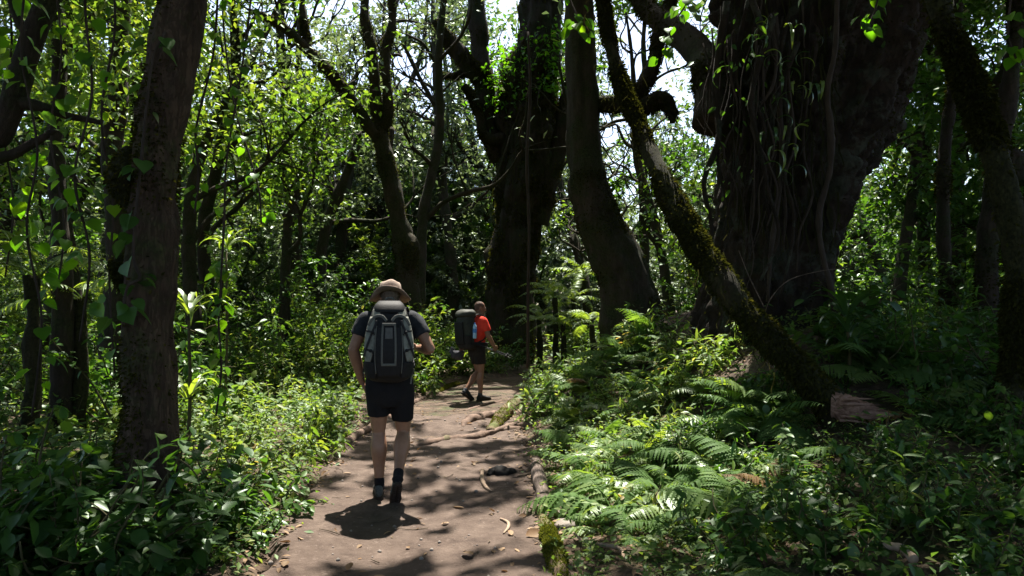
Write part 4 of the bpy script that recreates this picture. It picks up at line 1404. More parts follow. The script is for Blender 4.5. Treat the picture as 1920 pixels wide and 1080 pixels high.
# ------------------------------------------------------------------ climbing and hanging vines with large leaves
HEART = Acc()
HEART.add(*LEAF_HEART)
HEART = [HEART.mesh("leaf")]
for k in range(2):
    c = HEART[0].copy()
    c.name = "leaf"
    HEART.append(c)
HEART[0].materials.append(M['leaf_vine'])
HEART[1].materials.append(M['leaf_vine'])
HEART[2].materials.append(M['leaf_dark'])
for c, v in zip(HEART, (.3, .8, .4)):
    c.attributes["rnd"].data.foreach_set("value", np.full(len(c.vertices), v, np.float32))


def leafy_vine(name, rows, n, size, label, rng, cat="vine", r=.009, dark=.2, gather=None):
    pts = np.array(pxline(rows))
    o = link(name, None, loc=pts[0])
    tag(o, label, cat)
    part_tube(o, "stem", pts, np.full(len(pts), r), M['vine_bark'], seg=6, n=40, rough=.2, freq=8)
    s = spline(pts, 200)
    for k in range(n):
        t = rng.random() if gather is None else float(np.clip(rng.choice(gather) + rng.normal() * .05, 0, 1))
        q = s[int(t * 199)] + rng.normal() * .0
        a = rng.random() * 6.28
        ax = np.array([math.cos(a), math.sin(a), -.5 - .7 * rng.random()])
        up = np.array([math.cos(a), math.sin(a), .7]) + rng.normal(size=3) * .45
        R = basis(ax[None], up[None])[0]
        off = np.array([math.cos(a), math.sin(a), .1]) * size * (.25 + .9 * rng.random())
        me = HEART[2] if rng.random() < dark else HEART[int(rng.integers(2))]
        lf = link("leaf", me, None, o)
        lf.matrix_local = Matrix.Translation(Vector(q + off - pts[0])) @ Matrix(R.tolist()).to_4x4() @ Matrix.Scale(float(size * (.6 + .7 * rng.random())), 4)
    return o


rng = np.random.default_rng(22)
VN = [
    ([(150, 640, 4.6), (168, 480, 4.5), (140, 330, 4.4), (172, 180, 4.4), (160, 20, 4.4), (165, -80, 4.4)], 30, .115, "leafy hanging vine second from the left edge"),
    ([(60, 780, 5.0), (78, 600, 4.9), (50, 430, 4.8), (70, 280, 4.7), (40, 100, 4.7), (50, -60, 4.7)], 30, .125, "leafy hanging vine nearest the left edge"),
    ([(215, 700, 5.0), (205, 520, 5.0), (212, 380, 5.0), (190, 220, 4.9), (215, 60, 4.9), (210, -60, 4.9)], 30, .105, "leafy vine hanging close beside the left flank of the brown trunk"),
    ([(105, 560, 6.0), (120, 420, 6.0), (95, 250, 6.0), (115, 100, 6.0), (100, -60, 6.0)], 26, .13, "leafy vine hanging between two nearer ones at the left"),
    ([(10, 520, 6.2), (25, 380, 6.2), (5, 230, 6.2), (22, 80, 6.2), (10, -60, 6.2)], 24, .14, "leafy vine at the very edge below the sky gap"),
    ([(412, 560, 5.6), (420, 420, 5.6), (425, 300, 5.6), (450, 150, 5.6), (468, 20, 5.6), (475, -60, 5.6)], 30, .09, "leafy vine hanging from the top, right of the brown trunk"),
    ([(365, 400, 5.2), (372, 320, 5.2), (368, 240, 5.2), (400, 100, 5.2), (410, -50, 5.2)], 30, .085, "vine with a cluster of bright leaves against the right flank of the brown trunk"),
    ([(405, 780, 5.8), (415, 690, 5.8), (410, 600, 5.8), (418, 520, 5.8), (412, 490, 5.8)], 34, .105, "upright leafy climber with bright leaves right of the brown trunk"),
    ([(490, 420, 7.2), (486, 360, 7.2), (470, 300, 7.2), (440, 200, 7.2), (420, 60, 7.2), (415, -60, 7.2)], 22, .1, "thin vine with scattered leaves hanging before the bright trees"),
    ([(1085, 70, 6.5), (1080, 30, 6.5), (1060, -30, 6.5), (1050, -120, 6.6)], 26, .12, "leafy twig hanging from the top above the massive trunk"),
    ([(1240, 120, 7), (1260, 50, 7), (1290, 0, 7), (1310, -80, 7)], 22, .12, "leafy twig hanging from the top beside the giant trunk"),
    ([(1625, 60, 6.2), (1640, 20, 6.2), (1660, -60, 6.2)], 14, .13, "broad-leaved twig hanging before the giant trunk"),
    ([(1905, 110, 5.5), (1890, 60, 5.5), (1900, -40, 5.5)], 12, .1, "yellow-green leafy twig in the top right corner"),
]
for rows, n, s, lab in VN:
    leafy_vine("leafy_vine", rows, int(n * 1.25), s * .85, lab, rng)
# leaves climbing the brown trunk's left side
leafy_vine("ivy", [(232, 600, 4.3), (238, 540, 4.28), (262, 520, 4.3), (250, 470, 4.3), (265, 300, 4.3), (285, 120, 4.35), (310, 60, 4.4)], 26, .115, "broad bluish ivy leaves clinging to the brown trunk", rng, cat="ivy", dark=1.0)
# drooping epiphyte leaves on the giant
for px, py, n, lab in [(1490, 60, 16, "drooping epiphyte with long leaves high on the giant trunk"), (1460, 200, 14, "drooping epiphyte with long leaves in the middle of the giant trunk"), (1420, 30, 12, "small epiphyte hanging from the giant trunk's left shoulder")]:
    p = at(px, py, 7.2)
    o = link("epiphyte", None, loc=p)
    tag(o, lab, "epiphyte")
    for k in range(n):
        link("strap_leaf", STR[3] if k % 3 else STRB[3], None, o, loc=(rng.normal() * .12, rng.normal() * .05, -rng.random() * .7), rot=(rng.normal() * .2, .6 + rng.random() * .5, -1.57 + rng.normal() * .9), scale=float(.28 + .15 * rng.random()))
# bare curved twigs
for rows, lab in [([(1430, 600, 6.6), (1445, 560, 6.5), (1480, 525, 6.5), (1540, 508, 6.5), (1600, 502, 6.6)], "thin pale twig arching in front of the giant trunk's foot"),
                  ([(1432, 575, 6.3), (1405, 520, 6.3), (1385, 470, 6.3)], "straight thin twig poking up beside the slanting trunk")]:
    tag(link("twig", tubemesh("twig", pxline(rows), np.linspace(.006, .0025, len(rows)), seg=6, n=40, rough=.5, freq=14), M['dull_twig']), lab, "twig")

# ------------------------------------------------------------------ roots, logs and bits on the path
def on_ground(rows, dz=0.0):
    return [ground_at(a, b) + [0, 0, dz] for a, b in rows]


def lying(name, rows, rad, mat, label, cat, dz=0.0, rough=.25, freq=8, n=40, seg=14):
    p = np.array(on_ground(rows, dz))
    if name == 'tree_root':
        dz, rough = dz + .002, .4
    p[:, 2] = H(p[:, 0], p[:, 1]) + dz
    p[0, 2] -= rad[0] * .6
    p[-1, 2] -= rad[-1] * .6
    if mat == 'moss_log':
        o = tag(link(name, None, loc=p[0]), label, cat)
        lb, V, F = part_tube(o, "wood", p, rad, M[mat], seg=seg, n=60, rough=.35, freq=9)
        moss_part(o, V, F, 5000, .016, 77, mat='moss_green', down=-.2, up_only=.15)
        return o
    return tag(link(name, tubemesh(name, p, rad, seg=seg, n=n, rough=rough, freq=freq), M[mat]), label, cat)


lying("tree_root", [(770, 838), (805, 830), (850, 822), (890, 822), (935, 808), (990, 800)], [.03, .05, .055, .05, .06, .05], 'root', "long gnarled root crossing the path behind the hatted hiker's shadow", "root", -.01)
lying("tree_root", [(868, 800), (880, 790), (905, 783), (940, 778), (980, 774)], [.03, .07, .075, .07, .05], 'root', "thick dark root humping out of the path before the mossy log", "root", .0)
lying("tree_root", [(870, 770), (900, 762), (940, 752), (975, 745)], [.02, .03, .03, .02], 'root', "thin root line across the path beyond the mossy log", "root", -.005)
lying("tree_root", [(900, 815), (925, 812), (960, 800), (1000, 795)], [.02, .05, .055, .04], 'root', "root ending under the ferns at the right of the path", "root", .0)
lg = lying("mossy_log", [(920, 812), (940, 788), (962, 766), (990, 742)], [.06, .085, .085, .07], 'moss_log', "bright mossy log lying at the right edge of the path", "log", .04)
lying("log", [(1003, 868), (1010, 900), (1022, 945)], [.055, .06, .055], 'wood_grey', "grey weathered log edging the path on the right", "log", .03, .15)
mr = lying("mossy_log", [(1012, 952), (1028, 1000), (1046, 1060), (1060, 1110)], [.035, .05, .055, .05], 'moss_log', "half-buried moss-topped log at the bottom edge of the path", "log", .0)
for k, (rows, lab) in enumerate([([(622, 862), (660, 826), (700, 798)], "low earth-stained edging log left of the hatted hiker"), ([(712, 792), (760, 764), (800, 744)], "edging log on the left of the path beyond the hatted hiker"), ([(812, 738), (850, 724), (880, 716)], "edging log at the left of the path behind the red-shirted hiker's legs")]):
    lying("edging_log", rows, [.045, .05, .045], 'moss_log' if k == 2 else 'root', lab, "log", .02, .2)
lying("stick", [(905, 882), (904, 900), (910, 915), (920, 924)], [.018, .02, .015, .006], 'pale_twig', "short pale curved stick lying in the middle of the path", "stick", .015, .2, 20)
lying("stick", [(938, 975), (952, 982), (953, 992), (944, 1002)], [.006, .011, .012, .006], 'pale_twig', "small hooked pale stick near the bottom of the path", "stick", .01, .2, 20)
lying("stick", [(970, 895), (985, 893), (1000, 888)], [.006, .01, .006], 'twig', "short dark stick beside the charred wood", "stick", .01, .2, 20)
lying("stick", [(1075, 1010), (1100, 1030), (1160, 1040), (1170, 1060)], [.006, .012, .012, .008], 'pale_twig', "pale branch lying in the litter right of the path", "stick", .04, .2, 20)
lying("charred_wood", [(915, 892), (930, 887), (950, 890), (966, 884)], [.025, .05, .045, .03], 'char', "black charred piece of wood half sunk in the path", "wood", .01, .5, 14)
lying("branch", [(1660, 1065), (1690, 1075), (1715, 1095)], [.02, .022, .02], 'pale_twig', "pale broken branch end at the bottom edge on the right", "branch", .12, .2, 20)
rng = np.random.default_rng(30)
for px, py, r, lab in [(1062, 985, .075, "flat grey stone in the litter right of the path"), (1050, 965, .045, "small grey stone beside the moss-topped log"), (1095, 1000, .05, "pale stone under the plants right of the path")]:
    c = ground_at(px, py)
    A = Acc()
    V, F = tube([c + [0, 0, r * .55], c + [0, 0, r * .35], c + [0, 0, 0], c - [0, 0, r * .4]], [r * .5, r * .95, r * 1.1, r * .6], seg=18, n=12, rough=.3, freq=14)
    A.add(V, F)
    tag(link("stone", A.mesh("stone"), M['stone']), lab, "stone")
# single fallen leaves one can pick out
DL = []
for k in range(3):
    A = Acc()
    V, F = outline_leaf([0, .15, .4, .7, .9, 1], [0, .2, .34 - .05 * k, .28, .12, 0], .5 - .2 * k, -.25 + .2 * k)
    A.add(V + [0, 0, .02], F, .35 + .3 * k)
    DL.append(A.mesh("dead_leaf"))
big = [(985, 1008, .13, "large curled beige dead leaf near the bottom right of the path"), (868, 1040, .1, "brown dead leaf at the bottom middle of the path"), (800, 1042, .09, "dark folded dead leaf at the bottom of the path"), (545, 1020, .08, "pale dead leaf at the bottom left edge of the path"), (870, 955, .09, "brown dead leaf in the middle of the path")]
for k, (px, py, s, lab) in enumerate(big):
    g = ground_at(px, py)
    tag(link("dead_leaf", DL[k % 3], M['dead'], loc=g + [0, 0, .012], rot=(rng.normal() * .3, rng.normal() * .3, rng.random() * 6.28), scale=s), lab, "leaf")
for k in range(90):
    y = rng.uniform(3.6, 11)
    l, r = np.interp(y, _py, _pl), np.interp(y, _py, _pr)
    t = rng.beta(.8, .6)
    x = l + (r - l) * t
    tag(link("dead_leaf", DL[int(rng.integers(3))], M['dead'], loc=(x, y, float(H(x, y)) + .008), rot=(rng.normal() * .25, rng.normal() * .25, rng.random() * 6.28), scale=float(.035 + .045 * rng.random())),
        "small dead leaf scattered on the trodden path", "leaf", "fallen leaves on the path")

# ------------------------------------------------------------------ people
M.update({
    'skin': surf("skin", [(.3, (.24, .125, .076)), (.7, (.32, .175, .11))], scale=14, rough=.5, bump=.12, bscale=90, bdist=.003, spec=.35),
    'skin_tan': surf("skin_tan", [(.3, (.2, .1, .062)), (.7, (.27, .145, .092))], scale=14, rough=.5, bump=.12, bscale=90, bdist=.003, spec=.35),
    'hair_grey': surf("hair_grey", [(.3, (.08, .055, .035)), (.7, (.17, .125, .085))], scale=60, rough=.7, bump=.8, bscale=160, bdist=.006),
    'hair_short': surf("hair_short", [(.3, (.06, .032, .022)), (.7, (.14, .08, .055))], scale=60, rough=.7, bump=.6, bscale=180, bdist=.004),
    'shirt_navy': surf("shirt_navy", [(.3, (.015, .017, .021)), (.7, (.03, .033, .04))], scale=16, rough=.9, bump=.5, bscale=11, bdist=.02),
    'shirt_red': surf("shirt_red", [(.3, (.62, .035, .02)), (.7, (.8, .06, .03))], scale=12, rough=.85, bump=.5, bscale=11, bdist=.02),
    'shorts_black': surf("shorts_black", [(.3, (.006, .006, .007)), (.7, (.013, .012, .013))], scale=12, rough=.92, bump=.6, bscale=9, bdist=.025),
    'shorts_brown': surf("shorts_brown", [(.3, (.014, .011, .009)), (.7, (.026, .021, .017))], scale=12, rough=.92, bump=.6, bscale=9, bdist=.025),
    'nylon_black': plain("nylon_black", (.009, .009, .01), .7, .3, 40, .35),
    'nylon_grey': surf("nylon_grey", [(.3, (.09, .092, .078)), (.5, (.19, .195, .165)), (.7, (.26, .265, .23))], scale=11, rough=.7, bump=.6, bscale=14, bdist=.02),
    'nylon_olive': plain("nylon_olive", (.03, .034, .026), .72, .25, 30, .4),
    'webbing': plain("webbing", (.02, .02, .022), .7, .25, 120, .4),
    'webbing_pale': plain("webbing_pale", (.1, .1, .088), .7, .15, 120, .3),
    'hat_cloth': surf("hat_cloth", [(.3, (.24, .18, .145)), (.7, (.38, .295, .24))], scale=18, rough=.9, bump=.4, bscale=60, bdist=.006),
    'hat_band': plain("hat_band", (.1, .065, .045), .85, .2, 60, .3),
    'sock': plain("sock", (.008, .008, .01), .95, .3, 90, .5),
    'shoe': surf("shoe", [(.35, (.028, .034, .036)), (.55, (.1, .105, .1)), (.7, (.05, .06, .06))], scale=26, rough=.75, bump=.4, bdist=.006),
    'shoe_dark': plain("shoe_dark", (.02, .019, .018), .75, .3, 30, .4),
    'sole': plain("sole", (.035, .024, .018), .85, .3, 40, .5, bdist=.008),
    'blue': plain("blue", (.06, .2, .5), .35, .1, 20, .0),
    'bottle': plain("bottle", (.3, .5, .72), .12, .1, 10, .0, spec=.6),
    'grey_cloth': surf("grey_cloth", [(.3, (.035, .036, .042)), (.7, (.075, .077, .088))], scale=18, rough=.9, bump=.5, bscale=14, bdist=.015),
    'metal': plain("metal", (.05, .05, .055), .35, .1, 40, .05, spec=.6),
    'eye': plain("eye", (.6, .58, .55), .2, .05, 10, 0, spec=.6),
    'iris': plain("iris", (.05, .03, .02), .2, .05, 10, 0, spec=.6),
    'lip': plain("lip", (.3, .11, .09), .5, .1, 20, .1),
})


def ring_loft(rings, n=28, p=2.2):
    """Closed skin through ellipse-like rings: (centre, ax, ay, rx, ry)."""
    a = np.linspace(0, 2 * math.pi, n, endpoint=False)
    c, s = np.cos(a), np.sin(a)
    cx, sy = np.sign(c) * np.abs(c) ** (2 / p), np.sign(s) * np.abs(s) ** (2 / p)
    V = []
    for ce, ax, ay, rx, ry in rings:
        V.append(np.asarray(ce) + np.outer(cx * rx, ax) + np.outer(sy * ry, ay))
    m = len(V)
    V = np.vstack(V + [np.asarray(rings[0][0])[None], np.asarray(rings[-1][0])[None]])
    i, j, k = np.arange(m - 1)[:, None] * n, np.arange(n)[None], (np.arange(n)[None] + 1) % n
    F = [np.stack([i + j, i + k, i + n + k, i + n + j], -1).reshape(-1, 4)]
    jj, kk = np.arange(n), (np.arange(n) + 1) % n
    F.append(np.vstack([np.stack([np.full(n, m * n), kk, jj], -1), np.stack([np.full(n, m * n + 1), (m - 1) * n + jj, (m - 1) * n + kk], -1)]))
    return V, F


EX, EY, EZ = np.eye(3)


def zrings(rows, ns=40, n=28, p=2.2, lean=None):
    """Upright loft: rows (z, cx, cy, rx, ry), smoothed."""
    s = spline(np.array(rows, float), ns)
    return ring_loft([((r[1], r[2], r[0]), EX, EY, max(r[3], .002), max(r[4], .002)) for r in s], n, p)


def ball(c, rx, ry, rz, ax=EX, ay=EY, n=20, m=12):
    az = np.cross(ax, ay)
    R = []
    for k in range(m):
        t = -math.pi / 2 + math.pi * (k + .5) / m
        R.append((np.asarray(c) + az * math.sin(t) * rz, ax, ay, math.cos(t) * rx, math.cos(t) * ry))
    return ring_loft(R, n, 2.0)


def limb(pts, rad, n=30, seg=16):
    """Tapered limb with rounded ends."""
    pts, rad = np.asarray(pts, float), np.asarray(rad, float)
    d0, d1 = nrm(pts[0] - pts[1]), nrm(pts[-1] - pts[-2])
    P = np.vstack([pts[0] + d0 * rad[0] * .9, pts, pts[-1] + d1 * rad[-1] * .9])
    R = np.concatenate([[rad[0] * .35], rad, [rad[-1] * .35]])
    return tube(P, R, seg=seg, n=n)


def hand(w, d, nrmv, thumb, s=1.0, curl=.35, spread=.1):
    """Palm, four fingers of unequal length and a thumb; d along the hand, nrmv out of the palm, thumb the side it leaves from."""
    d, nv = nrm(d), nrm(nrmv)
    nv = nrm(nv - d * nv.dot(d))
    th = nrm(np.cross(d, nv))
    th = th if th.dot(thumb) > 0 else -th
    out = []
    R = []
    for t, rx, ry in [(-.01, .026, .02), (.02, .033, .018), (.05, .04, .016), (.08, .042, .014), (.092, .036, .011)]:
        R.append((w + d * t * s, th, nv, rx * s, ry * s))
    out.append(ring_loft(R, 18, 2.4))
    for k, (off, L) in enumerate([(.031, .074), (.0105, .084), (-.0105, .077), (-.031, .06)]):
        b = w + (d * .082 + th * off) * s
        dd = nrm(d + th * off * spread * 30)
        pts, c = [b], 0
        for q, f in enumerate((.42, .33, .25)):
            c += curl * (.55 + .3 * q)
            pts.append(pts[-1] + (dd * math.cos(c) + nv * math.sin(c)) * L * f * s)
        out.append(limb(pts, np.array([.0088, .0082, .0074, .006]) * s, n=14, seg=10))
    b = w + (d * .022 + th * .028) * s
    out.append(limb([b, b + (d * .025 + th * .022 + nv * .008) * s, b + (d * .055 + th * .03 + nv * .018) * s, b + (d * .078 + th * .028 + nv * .028) * s], np.array([.0125, .0105, .009, .007]) * s, n=14, seg=10))
    return out


def head(c, fwd, s=1.0):
    """Skull, jaw, nose, brow and ears round the point c; up is +Z leaned with fwd."""
    f = nrm(fwd)
    r = nrm(np.cross(f, EZ))
    u = np.cross(r, f)
    c = np.asarray(c, float)
    o = [ball(c + u * .03 * s - f * .008 * s, .075 * s, .094 * s, .088 * s, r, f),
         ring_loft([(c + u * z * s + f * y * s, r, f, a * s, b * s) for z, y, a, b in [(-.125, .055, .012, .018), (-.115, .045, .036, .042), (-.085, .03, .055, .06), (-.04, .015, .066, .078), (0, .005, .07, .085), (.04, 0, .07, .08)]], 22, 2.2),
         limb([c + f * .088 * s + u * .012 * s, c + f * .104 * s - u * .02 * s, c + f * .102 * s - u * .034 * s], np.array([.009, .013, .014]) * s, n=12, seg=10),
         ball(c + f * .078 * s + u * .026 * s, .05 * s, .018 * s, .011 * s, r, f, 16, 8),
         ball(c + f * .082 * s - u * .075 * s, .024 * s, .014 * s, .011 * s, r, f, 14, 8)]
    for k in (-1, 1):
        o.append(ball(c + r * k * .077 * s - u * .005 * s - f * .008 * s, .01 * s, .022 * s, .034 * s, nrm(r + f * -.3 * k), f, 12, 8))
    return o, (f, r, u)


def fuse(name, pieces, voxel, smooth=2, mat=None, parent=None, puff=0.0, pf=14.0):
    """One continuous surface out of overlapping closed pieces."""
    A = Acc()
    for V, F in pieces:
        A.add(V, F)
    tmp = bpy.data.objects.new("tmp", A.mesh("tmp"))
    COL.objects.link(tmp)
    rm = tmp.modifiers.new("r", 'REMESH')
    rm.mode = 'VOXEL'
    rm.voxel_size = voxel
    if smooth:
        sm = tmp.modifiers.new("s", 'SMOOTH')
        sm.factor = .5
        sm.iterations = smooth
    dg = bpy.context.evaluated_depsgraph_get()
    me = bpy.data.meshes.new_from_object(tmp.evaluated_get(dg))
    bpy.data.objects.remove(tmp, do_unlink=True)
    me.name = name
    n = len(me.vertices)
    if puff:
        co = np.empty(n * 3, np.float32)
        nn = np.empty(n * 3, np.float32)
        me.vertices.foreach_get("co", co)
        me.vertex_normals.foreach_get("vector", nn)
        co, nn = co.reshape(-1, 3), nn.reshape(-1, 3)
        co = co + nn * (puff * fbm(co * [1, 1, .55] + 3.1, pf, 2))[:, None]
        me.vertices.foreach_set("co", co.astype(np.float32).ravel())
    me.polygons.foreach_set("use_smooth", np.full(len(me.polygons), True))
    me.materials.clear()
    return link(name, me, mat, parent)


def mesh_of(name, pieces, mat, parent, smooth=True):
    A = Acc()
    for V, F in pieces:
        A.add(V, F)
    return link(name, A.mesh(name, smooth), mat, parent)


def shoe(name, parent, heel, toe_dir, up_dir, mat, L=.29):
    """Trail shoe: upper, collar, toe cap and a lugged sole."""
    f = nrm(toe_dir)
    u = nrm(np.asarray(up_dir, float) - f * np.dot(up_dir, f))
    r = np.cross(f, u)
    h = np.asarray(heel, float)
    R = []
    for t, w, hh in [(0, .018, .05), (.02, .032, .085), (.06, .037, .1), (.1, .037, .095), (.14, .038, .08), (.19, .044, .062), (.235, .043, .052), (.27, .033, .042), (.29, .012, .028)]:
        t *= L / .29
        R.append((h + f * t + u * (.018 + hh / 2), r, u, w, hh / 2))
    up = mesh_of("shoe", [ring_loft(R, 22, 2.5)], mat, parent)
    R = []
    for t, w, z in [(-.006, .018, 0), (.02, .037, 0), (.07, .038, 0), (.13, .036, .003), (.2, .048, 0), (.25, .044, .004), (.285, .028, .012), (.297, .01, .018)]:
        R.append((h + f * t * L / .29 + u * (.012 + z), r, u, w, .014))
    A = Acc()
    A.add(*ring_loft(R, 20, 4))
    for k in range(9):                               # lugs
        t = (.02 + .03 * k) * L / .29
        for sd in (-1, 1):
            A.add(*ring_loft([(h + f * (t - .008) + r * sd * .018 - u * .003, r, u, .012, .006), (h + f * (t + .008) + r * sd * .018 - u * .003, r, u, .012, .006)], 8, 6))
    link("sole", A.mesh("sole"), M['sole'], up)
    A = Acc()                                        # laces
    for k in range(4):
        t = (.11 + .022 * k) * L / .29
        zz = .018 + np.interp(t, [.1, .14, .19], [.097, .083, .065])
        A.add(*tube([h + f * t - r * .022 + u * (zz - .006), h + f * t + u * (zz + .002), h + f * t + r * .022 + u * (zz - .006)], [.003] * 3, seg=6, n=8))
    link("laces", A.mesh("laces"), M['webbing_pale'] if mat is M['shoe'] else M['webbing'], up)
    return up


def strap(pts, w, th=.006, n=30):
    """A flat band along a line."""
    return tube(pts, [w] * len(pts), seg=12, n=n, flat=th / w)


def band(pts, side, w, th=.005, n=28):
    """A flat band along a line whose width runs along side."""
    C = spline(np.asarray(pts, float), n)
    T = nrm(np.gradient(C, axis=0))
    side = np.broadcast_to(np.asarray(side, float), C.shape)
    S = nrm(side - T * np.sum(side * T, 1, keepdims=True))
    N = np.cross(T, S)
    return ring_loft([(C[k], S[k], N[k], w / 2, th / 2) for k in range(n)], 10, 4)


def loft_patch(rows, a0, a1, z0, z1, off, th, p=2.6, na=14, nz=20, taper=0.0):
    """A panel lying on an upright loft between two angles (degrees, 0 = +X, 90 = +Y) and two heights."""
    s = spline(np.array(rows, float), 80)
    zz = np.linspace(z0, z1, nz)
    g = np.array([[np.interp(z, s[:, 0], s[:, k]) for k in range(5)] for z in zz])
    V = []
    for extra in (off, off - th):
        for q, r in enumerate(g):
            f = taper * abs(2 * q / (nz - 1) - 1) ** 2
            a = np.radians(np.linspace(a0 + (a1 - a0) * f * .5, a1 - (a1 - a0) * f * .5, na))
            c, s_ = np.cos(a), np.sin(a)
            V.append(np.stack([r[1] + (r[3] + extra) * np.sign(c) * np.abs(c) ** (2 / p), r[2] + (r[4] + extra) * np.sign(s_) * np.abs(s_) ** (2 / p), np.full(na, r[0])], -1))
    V = np.vstack(V)
    m = na * nz
    i = (np.arange(nz - 1)[:, None] * na + np.arange(na - 1)[None]).ravel()
    F = [np.stack([i, i + 1, i + na + 1, i + na], -1), np.stack([i + na, i + na + 1, i + 1, i], -1) + m]
    e = np.concatenate([np.arange(na - 1), np.arange(nz - 1) * na + na - 1, (nz - 1) * na + np.arange(na - 1)[::-1] + 1, np.arange(nz - 1)[::-1] * na + na])
    e2 = np.roll(e, -1)
    F.append(np.stack([e, e + m, e2 + m, e2], -1))
    return V, F


# ---- the near hiker, seen from behind -------------------------------------------------
hx, hy = (733 - 960) / FPX * 5.66, 5.62
root = np.array([hx, hy, float(H(hx, hy)) + .005])
TURN = math.radians(9)
J = {k: np.array(v, float) for k, v in dict(
    hipL=(-.095, 0, .93), kneeL=(-.085, .05, .52), ankL=(-.075, .0, .10),
    hipR=(.095, 0, .93), kneeR=(.115, .06, .51), ankR=(.075, -.24, .215),
    shL=(-.195, 0, 1.455), elL=(-.29, -.03, 1.2), wrL=(-.225, .05, .935),
    shR=(.195, 0, 1.455), elR=(.325, -.07, 1.205), wrR=(.235, .16, 1.2)).items()}
TORSO = [(.84, 0, 0, .15, .105), (.95, 0, -.005, .165, .115), (1.06, 0, 0, .15, .1), (1.2, 0, .005, .165, .112), (1.33, 0, 0, .185, .118), (1.43, 0, -.005, .18, .1), (1.49, 0, 0, .12, .075), (1.53, 0, .01, .06, .058)]
hd, (hf, hr, hu) = head((0, .08, 1.615), (0, 1, -.3))
skin = [zrings(TORSO), limb([(0, 0, 1.47), (0, .02, 1.55), (0, .065, 1.6)], [.062, .056, .056])] + hd
for s in 'LR':
    k, a, h_ = J['knee' + s], J['ank' + s], J['hip' + s]
    calf = k + (a - k) * .3 + np.array([0, -.018, 0])
    skin.append(limb([h_, h_ + (k - h_) * .5, k + (h_ - k) * .1, k, calf, k + (a - k) * .62, a, a + (a - k) * .08], [.095, .083, .06, .053, .067, .048, .033, .036], n=50))
    sh, e, w = J['sh' + s], J['el' + s], J['wr' + s]
    skin.append(limb([sh, sh + (e - sh) * .45, e + (sh - e) * .08, e, e + (w - e) * .25, e + (w - e) * .65, w], [.05, .053, .044, .042, .048, .038, .028], n=44))
skin += hand(J['wrL'], (.07, .05, -.16), (1, .1, .25), (0, 1, 0), 1.0, .28, .12)
skin += hand(J['wrR'], (-.12, .12, .05), (-.3, -.5, -.6), (0, 0, 1), 1.0, .9)
# feet inside the shoes, so the body stands on them
skin.append(limb([J['ankL'], J['ankL'] + [0, .05, -.05], J['ankL'] + [0, .15, -.065]], [.036, .034, .026]))
skin.append(limb([J['ankR'], J['ankR'] + [0, .02, -.06], J['ankR'] + [-.005, .085, -.16]], [.036, .032, .024]))
body = fuse("person", skin, .0068, 1, M['skin'])
body.location = root
body.rotation_euler = (0, 0, TURN)
tag(body, "hiker in brimmed hat, dark T-shirt and black shorts walking away on the path", "person")
sh_p = [zrings([(.92, 0, 0, .175, .125), (1.06, 0, 0, .168, .118), (1.2, 0, .003, .18, .125), (1.33, 0, 0, .198, .13), (1.43, 0, -.005, .195, .112), (1.49, 0, 0, .13, .085), (1.515, 0, .008, .08, .072)])]
for s in 'LR':
    sh, e = J['sh' + s], J['el' + s]
    sg = -1 if s == 'L' else 1
    sh_p.append(tube([sh + [-.06 * sg, 0, .005], sh + [-.01 * sg, 0, -.008], sh + (e - sh) * .22, sh + (e - sh) * .56], [.058, .068, .073, .073], seg=20, n=20))
fuse("t_shirt", sh_p, .009, 3, M['shirt_navy'], body, .006, 16)
so = [zrings([(.74, 0, 0, .1, .09), (.8, 0, 0, .17, .115), (.88, 0, 0, .192, .13), (.97, 0, 0, .186, .128), (1.04, 0, 0, .175, .122)])]
for s in 'LR':
    h_, k = J['hip' + s], J['knee' + s]
    so.append(tube([h_ + [0, 0, .03], h_ + (k - h_) * .3, h_ + (k - h_) * .66 if s == 'L' else h_ + (k - h_) * .74], [.098, .1, .089], seg=22, n=18))
fuse("shorts", so, .009, 3, M['shorts_black'], body, .007, 12)
mesh_of("eye", [ball((0.031, .08, 1.615) + hf * .083 + hu * .012, .012, .009, .009)], M['eye'], body)
mesh_of("eye", [ball((-.031, .08, 1.615) + hf * .083 + hu * .012, .012, .009, .009)], M['eye'], body)
c0 = np.array([0, .08, 1.615])
fuse("hair", [ball(c0 + hu * .028 - hf * .012, .081, .096, .088, hr, hf), ring_loft([(c0 - hf * .05 + hu * z, hr, hf, a, b) for z, a, b in [(-.085, .03, .02), (-.06, .055, .045), (0, .07, .052), (.04, .07, .055)]], 20)], .006, 2, M['hair_grey'], body, .004, 60)
for s in 'LR':
    a, k = J['ank' + s], J['knee' + s]
    mesh_of("sock", [limb([a + (k - a) * .13, a, a + (a - k) * .06], [.039, .04, .044])], M['sock'], body)
shoe("shoe", body, J['ankL'] + [0, -.07, -.1], (-.06, 1, 0), (0, 0, 1), M['shoe'])
tipv = np.array([-.01, .13, -.2])
shoe("shoe", body, J['ankR'] + np.array([.0, -.075, -.045]), nrm(np.array([-.02, .155, -.16])) * 1, (0, .6, .6), M['shoe'])
